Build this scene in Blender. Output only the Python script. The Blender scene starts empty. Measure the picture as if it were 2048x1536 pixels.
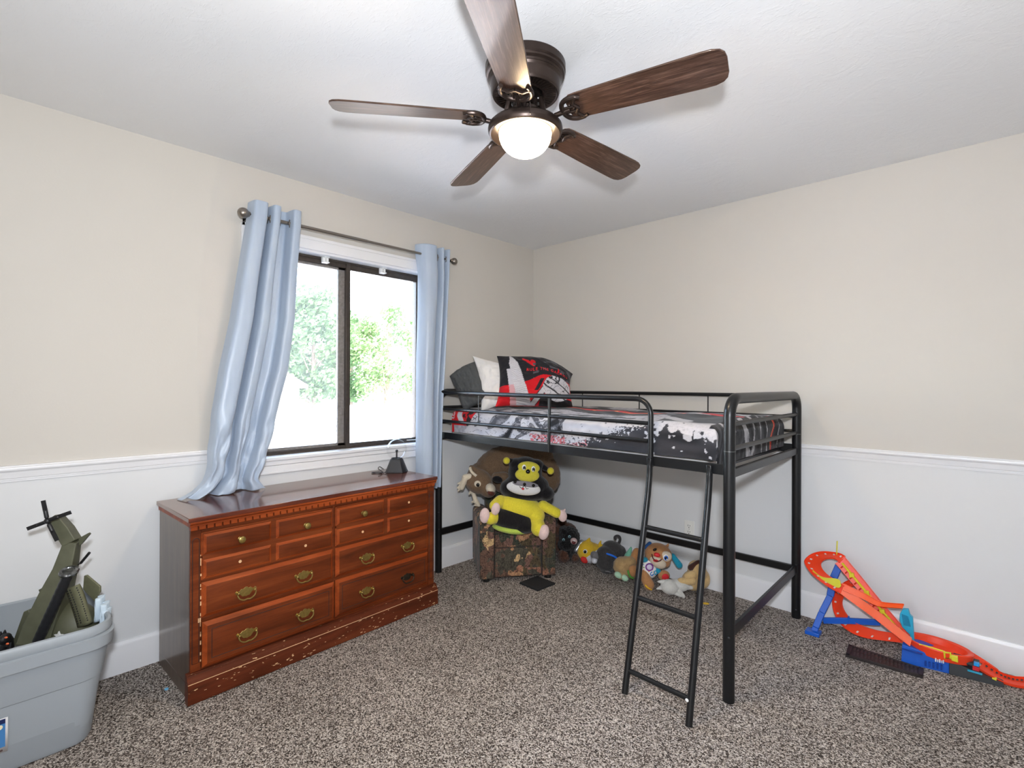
import bpy, bmesh, math, random
from math import sin, cos, pi, radians, sqrt, atan2, exp
from mathutils import Vector, Matrix, Euler, noise
random.seed(7)
SC = bpy.context.scene
COL = SC.collection
V = Vector

def lin(c):
    return tuple((x/12.92 if x <= .04045 else ((x+.055)/1.055)**2.4) for x in [v/255. for v in c])

# ------------------------------------------------------------------ materials
class NB:
    def __init__(s, name):
        s.m = bpy.data.materials.new(name); s.m.use_nodes = True
        s.t = s.m.node_tree; s.n = s.t.nodes; s.n.clear()
        s.out = s.n.new('ShaderNodeOutputMaterial')
    def node(s, ty, **kw):
        n = s.n.new('ShaderNode'+ty)
        for k, v in kw.items():
            if k.startswith('_'): setattr(n, k[1:], v)
            else:
                n.inputs[k.replace('__', ' ')].default_value = v
        return n
    def link(s, a, b): s.t.links.new(a, b)
    def coord(s, scale=(1,1,1), kind='Object', rot=(0,0,0)):
        tc = s.node('TexCoord'); mp = s.node('Mapping')
        mp.inputs['Scale'].default_value = scale; mp.inputs['Rotation'].default_value = rot
        s.link(tc.outputs[kind], mp.inputs['Vector']); return mp.outputs['Vector']
    def noise(s, vec, scale, detail=3, rough=.5, dist=0):
        n = s.node('TexNoise'); n.inputs['Scale'].default_value = scale
        n.inputs['Detail'].default_value = detail; n.inputs['Roughness'].default_value = rough
        n.inputs['Distortion'].default_value = dist
        s.link(vec, n.inputs['Vector']); return n
    def ramp(s, fac, stops, interp='LINEAR'):
        r = s.node('ValToRGB'); cr = r.color_ramp; cr.interpolation = interp
        while len(cr.elements) > len(stops): cr.elements.remove(cr.elements[-1])
        while len(cr.elements) < len(stops): cr.elements.new(1)
        for e, (p, c) in zip(cr.elements, stops):
            e.position = p; e.color = (*c, 1)
        s.link(fac, r.inputs['Fac']); return r.outputs['Color']
    def mix(s, fac, a, b, mode='MIX'):
        n = s.node('Mix', _data_type='RGBA', _blend_type=mode)
        for sock, v in ((n.inputs['Factor'], fac), (n.inputs['A'], a), (n.inputs['B'], b)):
            pass
        for idx, v in ((0, fac), (6, a), (7, b)):
            if hasattr(v, 'default_value'): s.link(v, n.inputs[idx])
            elif idx == 0: n.inputs[0].default_value = v
            else: n.inputs[idx].default_value = (*v, 1)
        return n.outputs[2]
    def bsdf(s, col=None, rough=.5, metal=0., spec=.5, coat=0., coat_r=.1, sheen=0., emit=None, es=0.):
        b = s.node('BsdfPrincipled')
        if col is not None:
            if hasattr(col, 'default_value'): s.link(col, b.inputs['Base Color'])
            else: b.inputs['Base Color'].default_value = (*col, 1)
        if hasattr(rough, 'default_value'): s.link(rough, b.inputs['Roughness'])
        else: b.inputs['Roughness'].default_value = rough
        b.inputs['Metallic'].default_value = metal
        b.inputs['Specular IOR Level'].default_value = spec
        b.inputs['Coat Weight'].default_value = coat; b.inputs['Coat Roughness'].default_value = coat_r
        b.inputs['Sheen Weight'].default_value = sheen
        if emit: b.inputs['Emission Color'].default_value = (*emit, 1); b.inputs['Emission Strength'].default_value = es
        s.link(b.outputs[0], s.out.inputs['Surface']); s.b = b; return b
    def bump(s, height, strength=.3, dist=.01):
        n = s.node('Bump'); n.inputs['Strength'].default_value = strength; n.inputs['Distance'].default_value = dist
        s.link(height, n.inputs['Height']); s.link(n.outputs[0], s.b.inputs['Normal']); return n

MATS = {}
def simple(name, rgb, rough=.5, metal=0., spec=.5, coat=0., var=0., vs=20., bump=0., bs=80., bd=.004, sheen=0.):
    if name in MATS: return MATS[name]
    n = NB(name); c = lin(rgb)
    vec = n.coord()
    if var:
        nz = n.noise(vec, vs, 3)
        col = n.ramp(nz.outputs['Fac'], [(.3, tuple(x*(1-var) for x in c)), (.7, tuple(min(1, x*(1+var)) for x in c))])
    else: col = c
    n.bsdf(col, rough, metal, spec, coat, sheen=sheen)
    if bump:
        nb = n.noise(vec, bs, 3); n.bump(nb.outputs['Fac'], bump, bd)
    MATS[name] = n.m; return n.m

def plush_mat(name, rgb, amt=.18, scale=140, bump=.7, bd=.004):
    if name in MATS: return MATS[name]
    n = NB(name); c = lin(rgb); vec = n.coord()
    nz = n.noise(vec, scale, 4, .65)
    col = n.ramp(nz.outputs['Fac'], [(.3, tuple(x*(1-amt*1.6) for x in c)), (.7, tuple(min(1, x*(1+amt)) for x in c))])
    n.bsdf(col, .95, spec=.1, sheen=.25)
    n.bump(nz.outputs['Fac'], bump, bd)
    MATS[name] = n.m; return n.m

def vcol_mat(name, rough=.85, spec=.2, bump=.25, bs=60, bd=.003, sheen=.1):
    n = NB(name)
    a = n.node('Attribute', _attribute_name='Col')
    n.bsdf(a.outputs['Color'], rough, spec=spec, sheen=sheen)
    nb = n.noise(n.coord(), bs, 3); n.bump(nb.outputs['Fac'], bump, bd)
    return n.m

# ------------------------------------------------------------------ mesh builder
class MB:
    def __init__(s): s.v = []; s.f = []; s.c = None
    def add(s, vs, fs):
        b = len(s.v); s.v.extend(V(p) for p in vs); s.f.extend([tuple(i+b for i in f) for f in fs]); return s
    def box(s, lo, hi, M=None):
        x0,y0,z0 = lo; x1,y1,z1 = hi
        vs = [V(p) for p in ((x0,y0,z0),(x1,y0,z0),(x1,y1,z0),(x0,y1,z0),(x0,y0,z1),(x1,y0,z1),(x1,y1,z1),(x0,y1,z1))]
        if M is not None: vs = [M @ p for p in vs]
        return s.add(vs, [(3,2,1,0),(4,5,6,7),(0,1,5,4),(1,2,6,5),(2,3,7,6),(3,0,4,7)])
    def bar(s, a, b, w, h, up=(0,0,1)):
        """box beam from a to b, w across, h along up"""
        a = V(a); b = V(b); d = (b-a).normalized(); side = d.cross(V(up)).normalized(); u = side.cross(d).normalized()
        vs = []
        for p in (a, b):
            for i, j in ((-1,-1),(1,-1),(1,1),(-1,1)): vs.append(p+side*(i*w/2)+u*(j*h/2))
        return s.add(vs, [(3,2,1,0),(4,5,6,7),(0,1,5,4),(1,2,6,5),(2,3,7,6),(3,0,4,7)])
    def tube(s, pts, r, n=12, closed=False, flat=None, caps=True, up=None):
        pts = [V(p) for p in pts]; N = len(pts)
        rs = r if isinstance(r, (list, tuple)) else [r]*N
        tans = []
        for i in range(N):
            if closed: t = pts[(i+1) % N]-pts[i-1]
            else: t = pts[min(i+1, N-1)]-pts[max(i-1, 0)]
            tans.append(t.normalized() if t.length > 1e-9 else V((0,0,1)))
        ref = V(up) if up else (V((0,0,1)) if abs(tans[0].z) < .9 else V((1,0,0)))
        nrm = (ref-tans[0]*ref.dot(tans[0])).normalized()
        base = len(s.v)
        for i in range(N):
            t = tans[i]; nrm = (nrm-t*nrm.dot(t))
            nrm = nrm.normalized() if nrm.length > 1e-6 else t.orthogonal().normalized()
            bi = t.cross(nrm)
            for k in range(n):
                a = 2*pi*(k+.5)/n
                f = flat if flat else 1.
                s.v.append(pts[i]+nrm*(cos(a)*rs[i]*f)+bi*(sin(a)*rs[i]))
        M = N if closed else N-1
        for i in range(M):
            for k in range(n):
                j = (i+1) % N; k2 = (k+1) % n
                s.f.append((base+i*n+k, base+i*n+k2, base+j*n+k2, base+j*n+k))
        if caps and not closed:
            s.f.append(tuple(base+k for k in range(n-1, -1, -1)))
            s.f.append(tuple(base+(N-1)*n+k for k in range(n)))
        return s
    def cyl(s, a, b, r0, r1=None, n=20): return s.tube([a, b], [r0, r0 if r1 is None else r1], n)
    def lathe(s, prof, c=(0,0,0), n=40, M=None):
        """prof: list (r,z) ; closed when r=0 at ends"""
        base = len(s.v); c = V(c)
        for (r, z) in prof:
            for k in range(n):
                a = 2*pi*k/n; p = V((max(r, 1e-5)*cos(a), max(r, 1e-5)*sin(a), z))
                s.v.append((M @ p if M is not None else p)+c)
        for i in range(len(prof)-1):
            for k in range(n):
                k2 = (k+1) % n
                s.f.append((base+i*n+k, base+i*n+k2, base+(i+1)*n+k2, base+(i+1)*n+k))
        return s
    def prism(s, poly, d0, d1, M=None, axes='xz'):
        """poly 2D points in plane; extruded from d0 to d1 along the remaining axis"""
        n = len(poly); vs = []
        for d in (d0, d1):
            for (a, b) in poly:
                p = {'xz': V((a, d, b)), 'yz': V((d, a, b)), 'xy': V((a, b, d))}[axes]
                vs.append(M @ p if M is not None else p)
        fs = [tuple(range(n)), tuple(range(2*n-1, n-1, -1))]+[(i, i+n, (i+1) % n+n, (i+1) % n) for i in range(n)]
        return s.add(vs, fs)
    def ell(s, c, r, rot=None, nu=20, nv=12):
        c = V(c); base = len(s.v)
        R = Euler(rot).to_matrix() if rot is not None else None
        if isinstance(r, (int, float)): r = (r, r, r)
        for j in range(nv+1):
            th = pi*j/nv
            for i in range(nu):
                a = 2*pi*i/nu
                st = max(sin(th), .004)
                p = V((r[0]*st*cos(a), r[1]*st*sin(a), r[2]*cos(th)))
                s.v.append((R @ p if R is not None else p)+c)
        for j in range(nv):
            for i in range(nu):
                i2 = (i+1) % nu
                s.f.append((base+j*nu+i, base+(j+1)*nu+i, base+(j+1)*nu+i2, base+j*nu+i2))
        return s
    def cap(s, a, b, r0, r1=None, n=14):
        """capsule"""
        r1 = r0 if r1 is None else r1
        a = V(a); b = V(b); d = (b-a).normalized(); pts = []; rs = []
        for k in range(5):
            t = pi/2*k/4; pts.append(a-d*r0*cos(t)); rs.append(max(r0*sin(t), .0004))
        for k in range(5):
            t = pi/2*k/4; pts.append(b+d*r1*sin(t)); rs.append(max(r1*cos(t), .0004))
        return s.tube(pts, rs, n)
    def grid(s, fn, nu, nv, closed_u=False):
        base = len(s.v)
        for j in range(nv+1):
            for i in range(nu+(0 if closed_u else 1)):
                s.v.append(V(fn(i/nu, j/nv)))
        W = nu if closed_u else nu+1
        for j in range(nv):
            for i in range(nu):
                i2 = (i+1) % W
                s.f.append((base+j*W+i, base+j*W+i2, base+(j+1)*W+i2, base+(j+1)*W+i))
        return s
    def ribbon(s, A, B, th, up=None):
        """thick strip between edge polylines A and B"""
        A = [V(p) for p in A]; B = [V(p) for p in B]; n = len(A); base = len(s.v)
        for i in range(n):
            t = (A[min(i+1, n-1)]-A[max(i-1, 0)]+B[min(i+1, n-1)]-B[max(i-1, 0)]).normalized()
            w = (B[i]-A[i]).normalized(); nn = t.cross(w).normalized()*th
            s.v.extend([A[i], B[i], B[i]+nn, A[i]+nn])
        for i in range(n-1):
            for k in range(4):
                k2 = (k+1) % 4
                s.f.append((base+4*i+k, base+4*i+k2, base+4*i+4+k2, base+4*i+4+k))
        s.f.append((base+3, base+2, base+1, base)); e = base+4*(n-1); s.f.append((e, e+1, e+2, e+3))
        return s

WM = {}
def wmat(o): return WM.get(o.name, Matrix.Identity(4))

def part(name, mb, mat, parent=None, world=False, smooth=True, sharp=35, bevel=0, bseg=2, voxel=0, soft=0, subsurf=0, solid=0, offset=0, disp=None, cols=None):
    me = bpy.data.meshes.new(name)
    vs = mb.v
    if world and parent is not None:
        inv = wmat(parent).inverted(); vs = [inv @ p for p in vs]
    me.from_pydata([tuple(p) for p in vs], [], mb.f); me.validate(); me.update()
    if cols is not None:
        at = me.color_attributes.new('Col', 'FLOAT_COLOR', 'POINT')
        flat = []
        for c in cols: flat.extend((c[0], c[1], c[2], 1.))
        at.data.foreach_set('color', flat)
    o = bpy.data.objects.new(name, me); COL.objects.link(o)
    for m in (mat if isinstance(mat, (list, tuple)) else [mat]): me.materials.append(m)
    bm = bmesh.new(); bm.from_mesh(me); bmesh.ops.recalc_face_normals(bm, faces=bm.faces); bm.to_mesh(me); bm.free()
    if smooth:
        me.shade_smooth()
        if sharp and not voxel: me.set_sharp_from_angle(angle=radians(sharp))
    if bevel:
        b = o.modifiers.new('bevel', 'BEVEL'); b.width = bevel; b.segments = bseg; b.limit_method = 'ANGLE'; b.angle_limit = radians(40)
    if voxel:
        r = o.modifiers.new('remesh', 'REMESH'); r.mode = 'VOXEL'; r.voxel_size = voxel; r.use_smooth_shade = True
        if soft:
            sm = o.modifiers.new('smooth', 'SMOOTH'); sm.iterations = soft; sm.factor = .5
    if solid:
        so = o.modifiers.new('solid', 'SOLIDIFY'); so.thickness = solid; so.offset = offset
    if subsurf:
        su = o.modifiers.new('sub', 'SUBSURF'); su.levels = subsurf; su.render_levels = subsurf
    if disp:
        tx = bpy.data.textures.new(name+'_tex', 'CLOUDS'); tx.noise_scale = disp[0]; tx.noise_depth = 2
        d = o.modifiers.new('disp', 'DISPLACE'); d.texture = tx; d.strength = disp[1]; d.mid_level = .5; d.texture_coords = 'LOCAL'
    if parent is not None: o.parent = parent; WM[o.name] = wmat(parent)
    return o

def tag(o, label, cat, group=None):
    o['label'] = label; o['category'] = cat
    if group: o['group'] = group
    return o
def thing(name, label, cat, loc=(0,0,0), rotz=0, group=None):
    o = bpy.data.objects.new(name, None); COL.objects.link(o)
    o.empty_display_size = .05; o.location = loc; o.rotation_euler = (0, 0, rotz)
    WM[o.name] = Matrix.Translation(V(loc)) @ Matrix.Rotation(rotz, 4, 'Z')
    return tag(o, label, cat, group)
def solo(name, mb, mat, label, cat, group=None, **kw):
    return tag(part(name, mb, mat, **kw), label, cat, group)
def struct(name, mb, mat, parent=None, **kw):
    o = part(name, mb, mat, parent, **kw)
    if parent is None: o['kind'] = 'structure'
    return o
def copy_tree(o, parent=None):
    c = o.copy(); COL.objects.link(c)
    if parent is not None: c.parent = parent
    for ch in list(o.children): copy_tree(ch, c)
    return c

def bez(pts, n=8):
    """Catmull-Rom through pts"""
    pts = [V(p) for p in pts]; out = []
    P = [pts[0]*2-pts[1]]+pts+[pts[-1]*2-pts[-2]]
    for i in range(1, len(P)-2):
        p0,p1,p2,p3 = P[i-1],P[i],P[i+1],P[i+2]
        for k in range(n):
            t = k/n
            out.append(.5*((2*p1)+(p2-p0)*t+(2*p0-5*p1+4*p2-p3)*t*t+(3*p1-p0-3*p2+p3)*t**3))
    out.append(pts[-1]); return out
def lerp(a, b, t): return a+(b-a)*t
def interp(tab, x):
    if x <= tab[0][0]: return tab[0][1]
    for (a, va), (b, vb) in zip(tab, tab[1:]):
        if x <= b: return lerp(va, vb, (x-a)/(b-a))
    return tab[-1][1]
def sstep(a, b, x):
    t = min(1, max(0, (x-a)/(b-a))); return t*t*(3-2*t)
def text_mesh(body, size=1., extrude=.0, spacing=1.):
    cu = bpy.data.curves.new('txt', 'FONT'); cu.body = body; cu.size = size; cu.extrude = extrude; cu.space_character = spacing
    cu.align_x = 'CENTER'; cu.align_y = 'CENTER'; cu.offset = size*.012
    ob = bpy.data.objects.new('txt', cu); COL.objects.link(ob)
    dg = bpy.context.evaluated_depsgraph_get(); dg.update()
    me = bpy.data.meshes.new_from_object(ob.evaluated_get(dg))
    vs = [v.co.copy() for v in me.vertices]; fs = [tuple(p.vertices) for p in me.polygons]
    bpy.data.objects.remove(ob); bpy.data.curves.remove(cu); bpy.data.meshes.remove(me)
    return vs, fs

# ------------------------------------------------------------------ camera
def add_camera():
    yaw, pitch, roll = 0.7629811715, 0.00050505, 0.00397789
    fw = V((-sin(yaw)*cos(pitch), cos(yaw)*cos(pitch), sin(pitch)))
    r = V((cos(yaw), sin(yaw), 0)); u = r.cross(fw)
    r2 = r*cos(roll)+u*sin(roll); u2 = -r*sin(roll)+u*cos(roll)
    M = Matrix(((r2.x, u2.x, -fw.x, 2.846313), (r2.y, u2.y, -fw.y, -3.23176), (r2.z, u2.z, -fw.z, 1.302006), (0, 0, 0, 1)))
    cd = bpy.data.cameras.new('camera'); cd.sensor_width = 36; cd.lens = 1016.288/2048*36; cd.clip_start = .02; cd.clip_end = 300
    co = bpy.data.objects.new('camera', cd); COL.objects.link(co); co.matrix_world = M; SC.camera = co
add_camera()
SC.view_settings.view_transform = 'Standard'; SC.view_settings.look = 'None'
SC.view_settings.gamma = 1; SC.view_settings.use_curve_mapping = False
# ------------------------------------------------------------------ the room
ROOMX, ROOMY, H = 3.75, -4.3, 2.44
def paint_mat(name, rgb, bump=.12, scale=120, rough=.65, spec=.3):
    n = NB(name); vec = n.coord(); c = lin(rgb)
    a = n.noise(vec, 1.6, 2); col = n.ramp(a.outputs['Fac'], [(.3, tuple(x*.985 for x in c)), (.7, tuple(min(1, x*1.01) for x in c))])
    n.bsdf(col, rough, spec=spec)
    b = n.noise(vec, scale, 4); n.bump(b.outputs['Fac'], bump, .002); return n.m
M_beige = paint_mat('beige_wall_paint', (202, 197, 189))
M_white = paint_mat('white_wainscot_paint', (218, 219, 220), .05, 60, .5)
M_trim = simple('white_trim_paint', (228, 228, 230), .32, spec=.5)
M_trimwin = simple('white_window_trim_paint', (230, 230, 231), .35, spec=.5)
def ceiling_mat():
    n = NB('textured_ceiling_paint'); vec = n.coord()
    n.bsdf(lin((236, 236, 236)), .75, spec=.2)
    a = n.noise(vec, 7, 5, .55, 1.2); r = n.ramp(a.outputs['Fac'], [(.47, (0,0,0)), (.56, (.6,.6,.6)), (.75, (1,1,1))])
    b = n.noise(n.coord((1, 3, 1)), 26, 4, .6, 2.); r2 = n.ramp(b.outputs['Fac'], [(.55, (0,0,0)), (.68, (1,1,1))])
    mx = n.mix(.5, r, r2)
    n.bump(mx, .28, .004); return n.m
def carpet_mat():
    n = NB('speckled_loop_carpet'); vec = n.coord()
    warp = n.noise(vec, 60, 2)
    v1 = n.node('TexVoronoi'); v1.inputs['Scale'].default_value = 235; v1.inputs['Randomness'].default_value = 1
    n.link(vec, v1.inputs['Vector'])
    sep = n.node('SeparateColor'); n.link(v1.outputs['Color'], sep.inputs[0])
    base = n.ramp(sep.outputs[0], [(.0, lin((44, 40, 38))), (.24, lin((97, 88, 82))), (.5, lin((150, 141, 134))), (.72, lin((198, 188, 179))), (1., lin((232, 225, 217)))])
    big = n.noise(vec, 3.2, 4); shade = n.ramp(big.outputs['Fac'], [(.3, (.86, .85, .84)), (.7, (1.06, 1.05, 1.04))])
    fine = n.noise(vec, 420, 2); fs = n.ramp(fine.outputs['Fac'], [(.35, (.62, .6, .6)), (.62, (1.25, 1.25, 1.25))])
    col = n.mix(1., base, shade, 'MULTIPLY'); col = n.mix(.8, col, fs, 'MULTIPLY')
    n.bsdf(col, 1., spec=.05)
    inv = n.node('Math', _operation='SUBTRACT'); inv.inputs[0].default_value = 1; n.link(v1.outputs['Distance'], inv.inputs[1])
    n.bump(inv.outputs[0], .9, .006); return n.m

struct('floor', MB().box((0, ROOMY, -.12), (ROOMX, 0, 0)), carpet_mat())
struct('ceiling', MB().box((-.16, ROOMY-.16, H), (ROOMX+.16, .16, H+.12)), ceiling_mat())
RZ = .94
WY0, WY1, WZ0, WZ1 = -2.23, -1.10, .885, 2.067
def split_wall(name, segs, axis, mats):
    mb = MB(); idx = []
    for (lo, hi) in segs:
        n0 = len(mb.f); mb.box(lo, hi)
        idx += [1 if hi[2] <= RZ+1e-6 else 0]*(len(mb.f)-n0)
    o = struct(name, mb, mats, smooth=False)
    # recalculated normals keep the face order
    for p, i in zip(o.data.polygons, idx): p.material_index = i
    return o
T = .16
split_wall('wall_left', [((-T, ROOMY-T, -.12), (0, WY0, RZ)), ((-T, ROOMY-T, RZ), (0, WY0, H)), ((-T, WY1, -.12), (0, T, RZ)), ((-T, WY1, RZ), (0, T, H)),
    ((-T, WY0, -.12), (0, WY1, WZ0)), ((-T, WY0, WZ1), (0, WY1, H))], 0, [M_beige, M_white])
split_wall('wall_back', [((0, 0, -.12), (ROOMX, T, RZ)), ((0, 0, RZ), (ROOMX, T, H))], 1, [M_beige, M_white])
split_wall('wall_right', [((ROOMX, ROOMY-T, -.12), (ROOMX+T, T, RZ)), ((ROOMX, ROOMY-T, RZ), (ROOMX+T, T, H))], 0, [M_beige, M_white])
split_wall('wall_front', [((0, ROOMY-T, -.12), (ROOMX, ROOMY, RZ)), ((0, ROOMY-T, RZ), (ROOMX, ROOMY, H))], 0, [M_beige, M_white])
# chair rail and baseboard: a moulded profile run along each wall
RAIL = [(0, .905), (.007, .905), (.007, .912), (.010, .913), (.010, .918), (.013, .920), (.0155, .934), (.0175, .944), (.0235, .952), (.0245, .957), (.0235, .962), (.0175, .965), (.0155, .9695), (0, .9695)]
BASE = [(0, 0), (.0145, 0), (.0145, .112), (.0125, .118), (.0125, .122), (.009, .131), (.006, .136), (.005, .1405), (0, .1405)]
def run_y(prof, y0, y1, x=0, sgn=1):
    return MB().prism([(x+sgn*a, z) for a, z in prof], y0, y1, axes='xz')
def run_x(prof, x0, x1, y=0, sgn=-1):
    return MB().prism([(y+sgn*a, z) for a, z in prof], x0, x1, axes='yz')
struct('trim_1', run_y(RAIL, ROOMY, -2.301), M_trim, sharp=25)
struct('trim_2', run_y(RAIL, -1.029, 0), M_trim, sharp=25)
struct('trim_3', run_x(RAIL, .0, ROOMX), M_trim, sharp=25)
struct('trim_4', run_y(RAIL, ROOMY, 0, ROOMX, -1), M_trim, sharp=25)
struct('trim_5', run_x(RAIL, 0, ROOMX, ROOMY, 1), M_trim, sharp=25)
struct('baseboard_left', run_y(BASE, ROOMY, 0), M_trim, sharp=25)
struct('baseboard_back', run_x(BASE, 0, ROOMX), M_trim, sharp=25)
struct('baseboard_right', run_y(BASE, ROOMY, 0, ROOMX, -1), M_trim, sharp=25)
struct('baseboard_front', run_x(BASE, 0, ROOMX, ROOMY, 1), M_trim, sharp=25)

# ------------------------------------------------------------------ window
M_bronze = simple('dark_bronze_aluminium', (74, 67, 62), .42, .55, var=.12, vs=40)
M_bronze2 = simple('weathered_bronze_aluminium', (140, 135, 131), .5, .3, var=.2, vs=60)
def glass_mat(name, tint=(1,1,1), refl=.06, rough=.0):
    n = NB(name)
    t = n.node('BsdfTransparent'); t.inputs[0].default_value = (*tint, 1)
    g = n.node('BsdfGlossy'); g.inputs['Roughness'].default_value = rough
    f = n.node('Fresnel'); f.inputs['IOR'].default_value = 1.45
    m = n.node('MixShader'); n.link(f.outputs[0], m.inputs[0]); n.link(t.outputs[0], m.inputs[1]); n.link(g.outputs[0], m.inputs[2])
    n.link(m.outputs[0], n.out.inputs['Surface']); return n.m
M_glass = glass_mat('window_glass')
def screen_mat():
    n = NB('insect_screen'); t = n.node('BsdfTransparent'); d = n.node('BsdfDiffuse'); d.inputs[0].default_value = (.6, .61, .62, 1)
    m = n.node('MixShader'); m.inputs[0].default_value = .16
    n.link(t.outputs[0], m.inputs[1]); n.link(d.outputs[0], m.inputs[2]); n.link(m.outputs[0], n.out.inputs['Surface']); return n.m
win = bpy.data.objects.new('window_1', None); COL.objects.link(win); win.location = (0, (WY0+WY1)/2, WZ0); win['kind'] = 'structure'
WM[win.name] = Matrix.Translation(win.location)
CW = .071
def casing_profile_box(mb, lo, hi): mb.box(lo, hi)
cas = MB()
cas.box((0, WY0-CW, WZ0-.0), (.016, WY0, WZ1+CW)).box((0, WY1, WZ0), (.016, WY1+CW, WZ1+CW)).box((0, WY0, WZ1), (.016, WY1, WZ1+CW))
cas.box((.016, WY0-CW, WZ0), (.023, WY0-CW+.016, WZ1+CW)).box((.016, WY1+CW-.016, WZ0), (.023, WY1+CW, WZ1+CW)).box((.016, WY0-CW, WZ1+CW-.018), (.023, WY1+CW, WZ1+CW))
part('window_casing', cas, M_trimwin, win, world=True, bevel=.002)
jm = MB().box((-.13, WY0, WZ1-.012), (.002, WY1, WZ1)).box((-.13, WY0, WZ0), (.002, WY0+.012, WZ1)).box((-.13, WY1-.012, WZ0), (.002, WY1, WZ1))
part('window_jamb', jm, M_trimwin, win, world=True)
st = MB().box((-.13, WY0-.0, WZ0-.002), (.03, WY1, WZ0+.016))
part('window_stool', st, M_trimwin, win, world=True, bevel=.004)
ap = MB().box((0, WY0-CW, .858), (.018, WY1+CW, .884)).box((0, WY0-CW, .812), (.014, WY1+CW, .856)).box((.014, WY0-CW, .812), (.017, WY1+CW, .822))
part('window_apron', ap, M_trimwin, win, world=True, bevel=.002)
fz0, fz1 = WZ0+.014, WZ1-.012; fy0, fy1 = WY0+.012, WY1-.012
fr = MB()
fr.box((-.125, fy0, fz1-.038), (-.075, fy1, fz1)).box((-.125, fy0, fz0), (-.07, fy1, fz0+.022)).box((-.125, fy0, fz0), (-.075, fy0+.03, fz1)).box((-.125, fy1-.026, fz0), (-.075, fy1, fz1))
fr.box((-.075, fy0, fz1-.014), (-.068, fy1, fz1)).box((-.07, fy0, fz0), (-.062, fy1, fz0+.010))
part('window_frame', fr, M_bronze, win, world=True, bevel=.002)
my = -1.655
def sash(name, y0, y1, x, w, wl, wr, m):
    b = MB(); z0, z1 = fz0+.02, fz1-.034
    b.box((x-.011, y0, z1-w), (x+.011, y1, z1)).box((x-.011, y0, z0), (x+.011, y1, z0+w)).box((x-.011, y0, z0), (x+.011, y0+wl, z1)).box((x-.011, y1-wr, z0), (x+.011, y1, z1))
    s = part(name, b, m, win, world=True, bevel=.0015)
    p = MB().box((x-.002, y0+wl-.003, z0+w-.003), (x+.002, y1-wr+.003, z1-w+.003))
    part('window_pane', p, M_glass, s, world=True, smooth=False)
    return s
s1 = sash('window_sash', fy0+.02, my+.004, -.108, .016, .03, .058, M_bronze2)
s2 = sash('window_sash', my-.012, fy1-.018, -.087, .012, .022, .012, M_bronze)
part('window_latch', MB().box((-.098, my-.03, 1.13), (-.094, my-.012, 1.20)).box((-.096, my-.026, 1.15), (-.084, my-.016, 1.165)), M_bronze2, s1, world=True, bevel=.001)
part('window_mullion', MB().box((-.08, my-.016, fz0), (-.066, my+.012, fz1-.01)), M_bronze, win, world=True, bevel=.002)
part('window_screen', MB().box((-.1235, fy0+.03, fz0+.02), (-.1225, my, fz1-.03)), screen_mat(), win, world=True, smooth=False)
part('window_crank', MB().tube(bez([(-.07, -1.22, .918), (-.055, -1.20, .918), (-.05, -1.14, .920), (-.06, -1.122, .94), (-.068, -1.12, .99)], 5), .005, 8), simple('pale_metal', (190, 188, 182), .35, .8), win, world=True)
# blind brackets screwed under the window head
M_brk = simple('white_plastic', (236, 236, 234), .4)
for i, (yb, lab) in enumerate(((-1.815, 'white plastic blind bracket under the window head, nearer the gathered curtain'), (-1.425, 'white plastic blind bracket under the window head, above the clear pane'))):
    t = thing('blind_bracket', lab, 'bracket', (-.055, yb, WZ1-.012), 0, 'blind brackets under the window head')
    part('clip', MB().box((-.012, -.018, -.036), (.012, .018, 0)).box((.012, -.018, -.036), (.026, .018, -.03)).box((.012, -.018, -.006), (.03, .018, 0)), M_brk, t, bevel=.002)
    part('screw', MB().ell((.0125, 0, -.013), (.002, .003, .003)).ell((.0125, 0, -.023), (.002, .003, .003)), simple('screw_steel', (150, 150, 150), .3, .9), t)

# ------------------------------------------------------------------ wall outlet
ot = thing('wall_outlet', 'white electrical outlet on the back wall under the loft bed', 'outlet', (1.38, 0, .353))
M_out = simple('outlet_plastic', (232, 231, 226), .4)
part('face_plate', MB().box((-.035, -.006, -.057), (.035, 0, .057)), M_out, ot, bevel=.003)
for dz in (.02, -.02):
    so = part('socket', MB().lathe([(0, .009), (.0165, .009), (.0165, .005), (0, .005)], (0, 0, dz), 24, Matrix.Rotation(pi/2, 4, 'X')), M_out, ot)
    part('slot', MB().box((-.0078, -.0096, dz-.001), (-.0052, -.0085, dz+.009)).box((.0052, -.0096, dz+.0005), (.0078, -.0085, dz+.008)).lathe([(0, .0096), (.003, .0096), (.003, .0085), (0, .0085)], (0, 0, dz-.008), 12, Matrix.Rotation(pi/2, 4, 'X')), simple('socket_dark', (40, 38, 36), .6), so)
part('screw', MB().ell((0, -.006, 0), (.003, .0015, .003)), simple('screw_steel', (150, 150, 150), .3, .9), ot)
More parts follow.
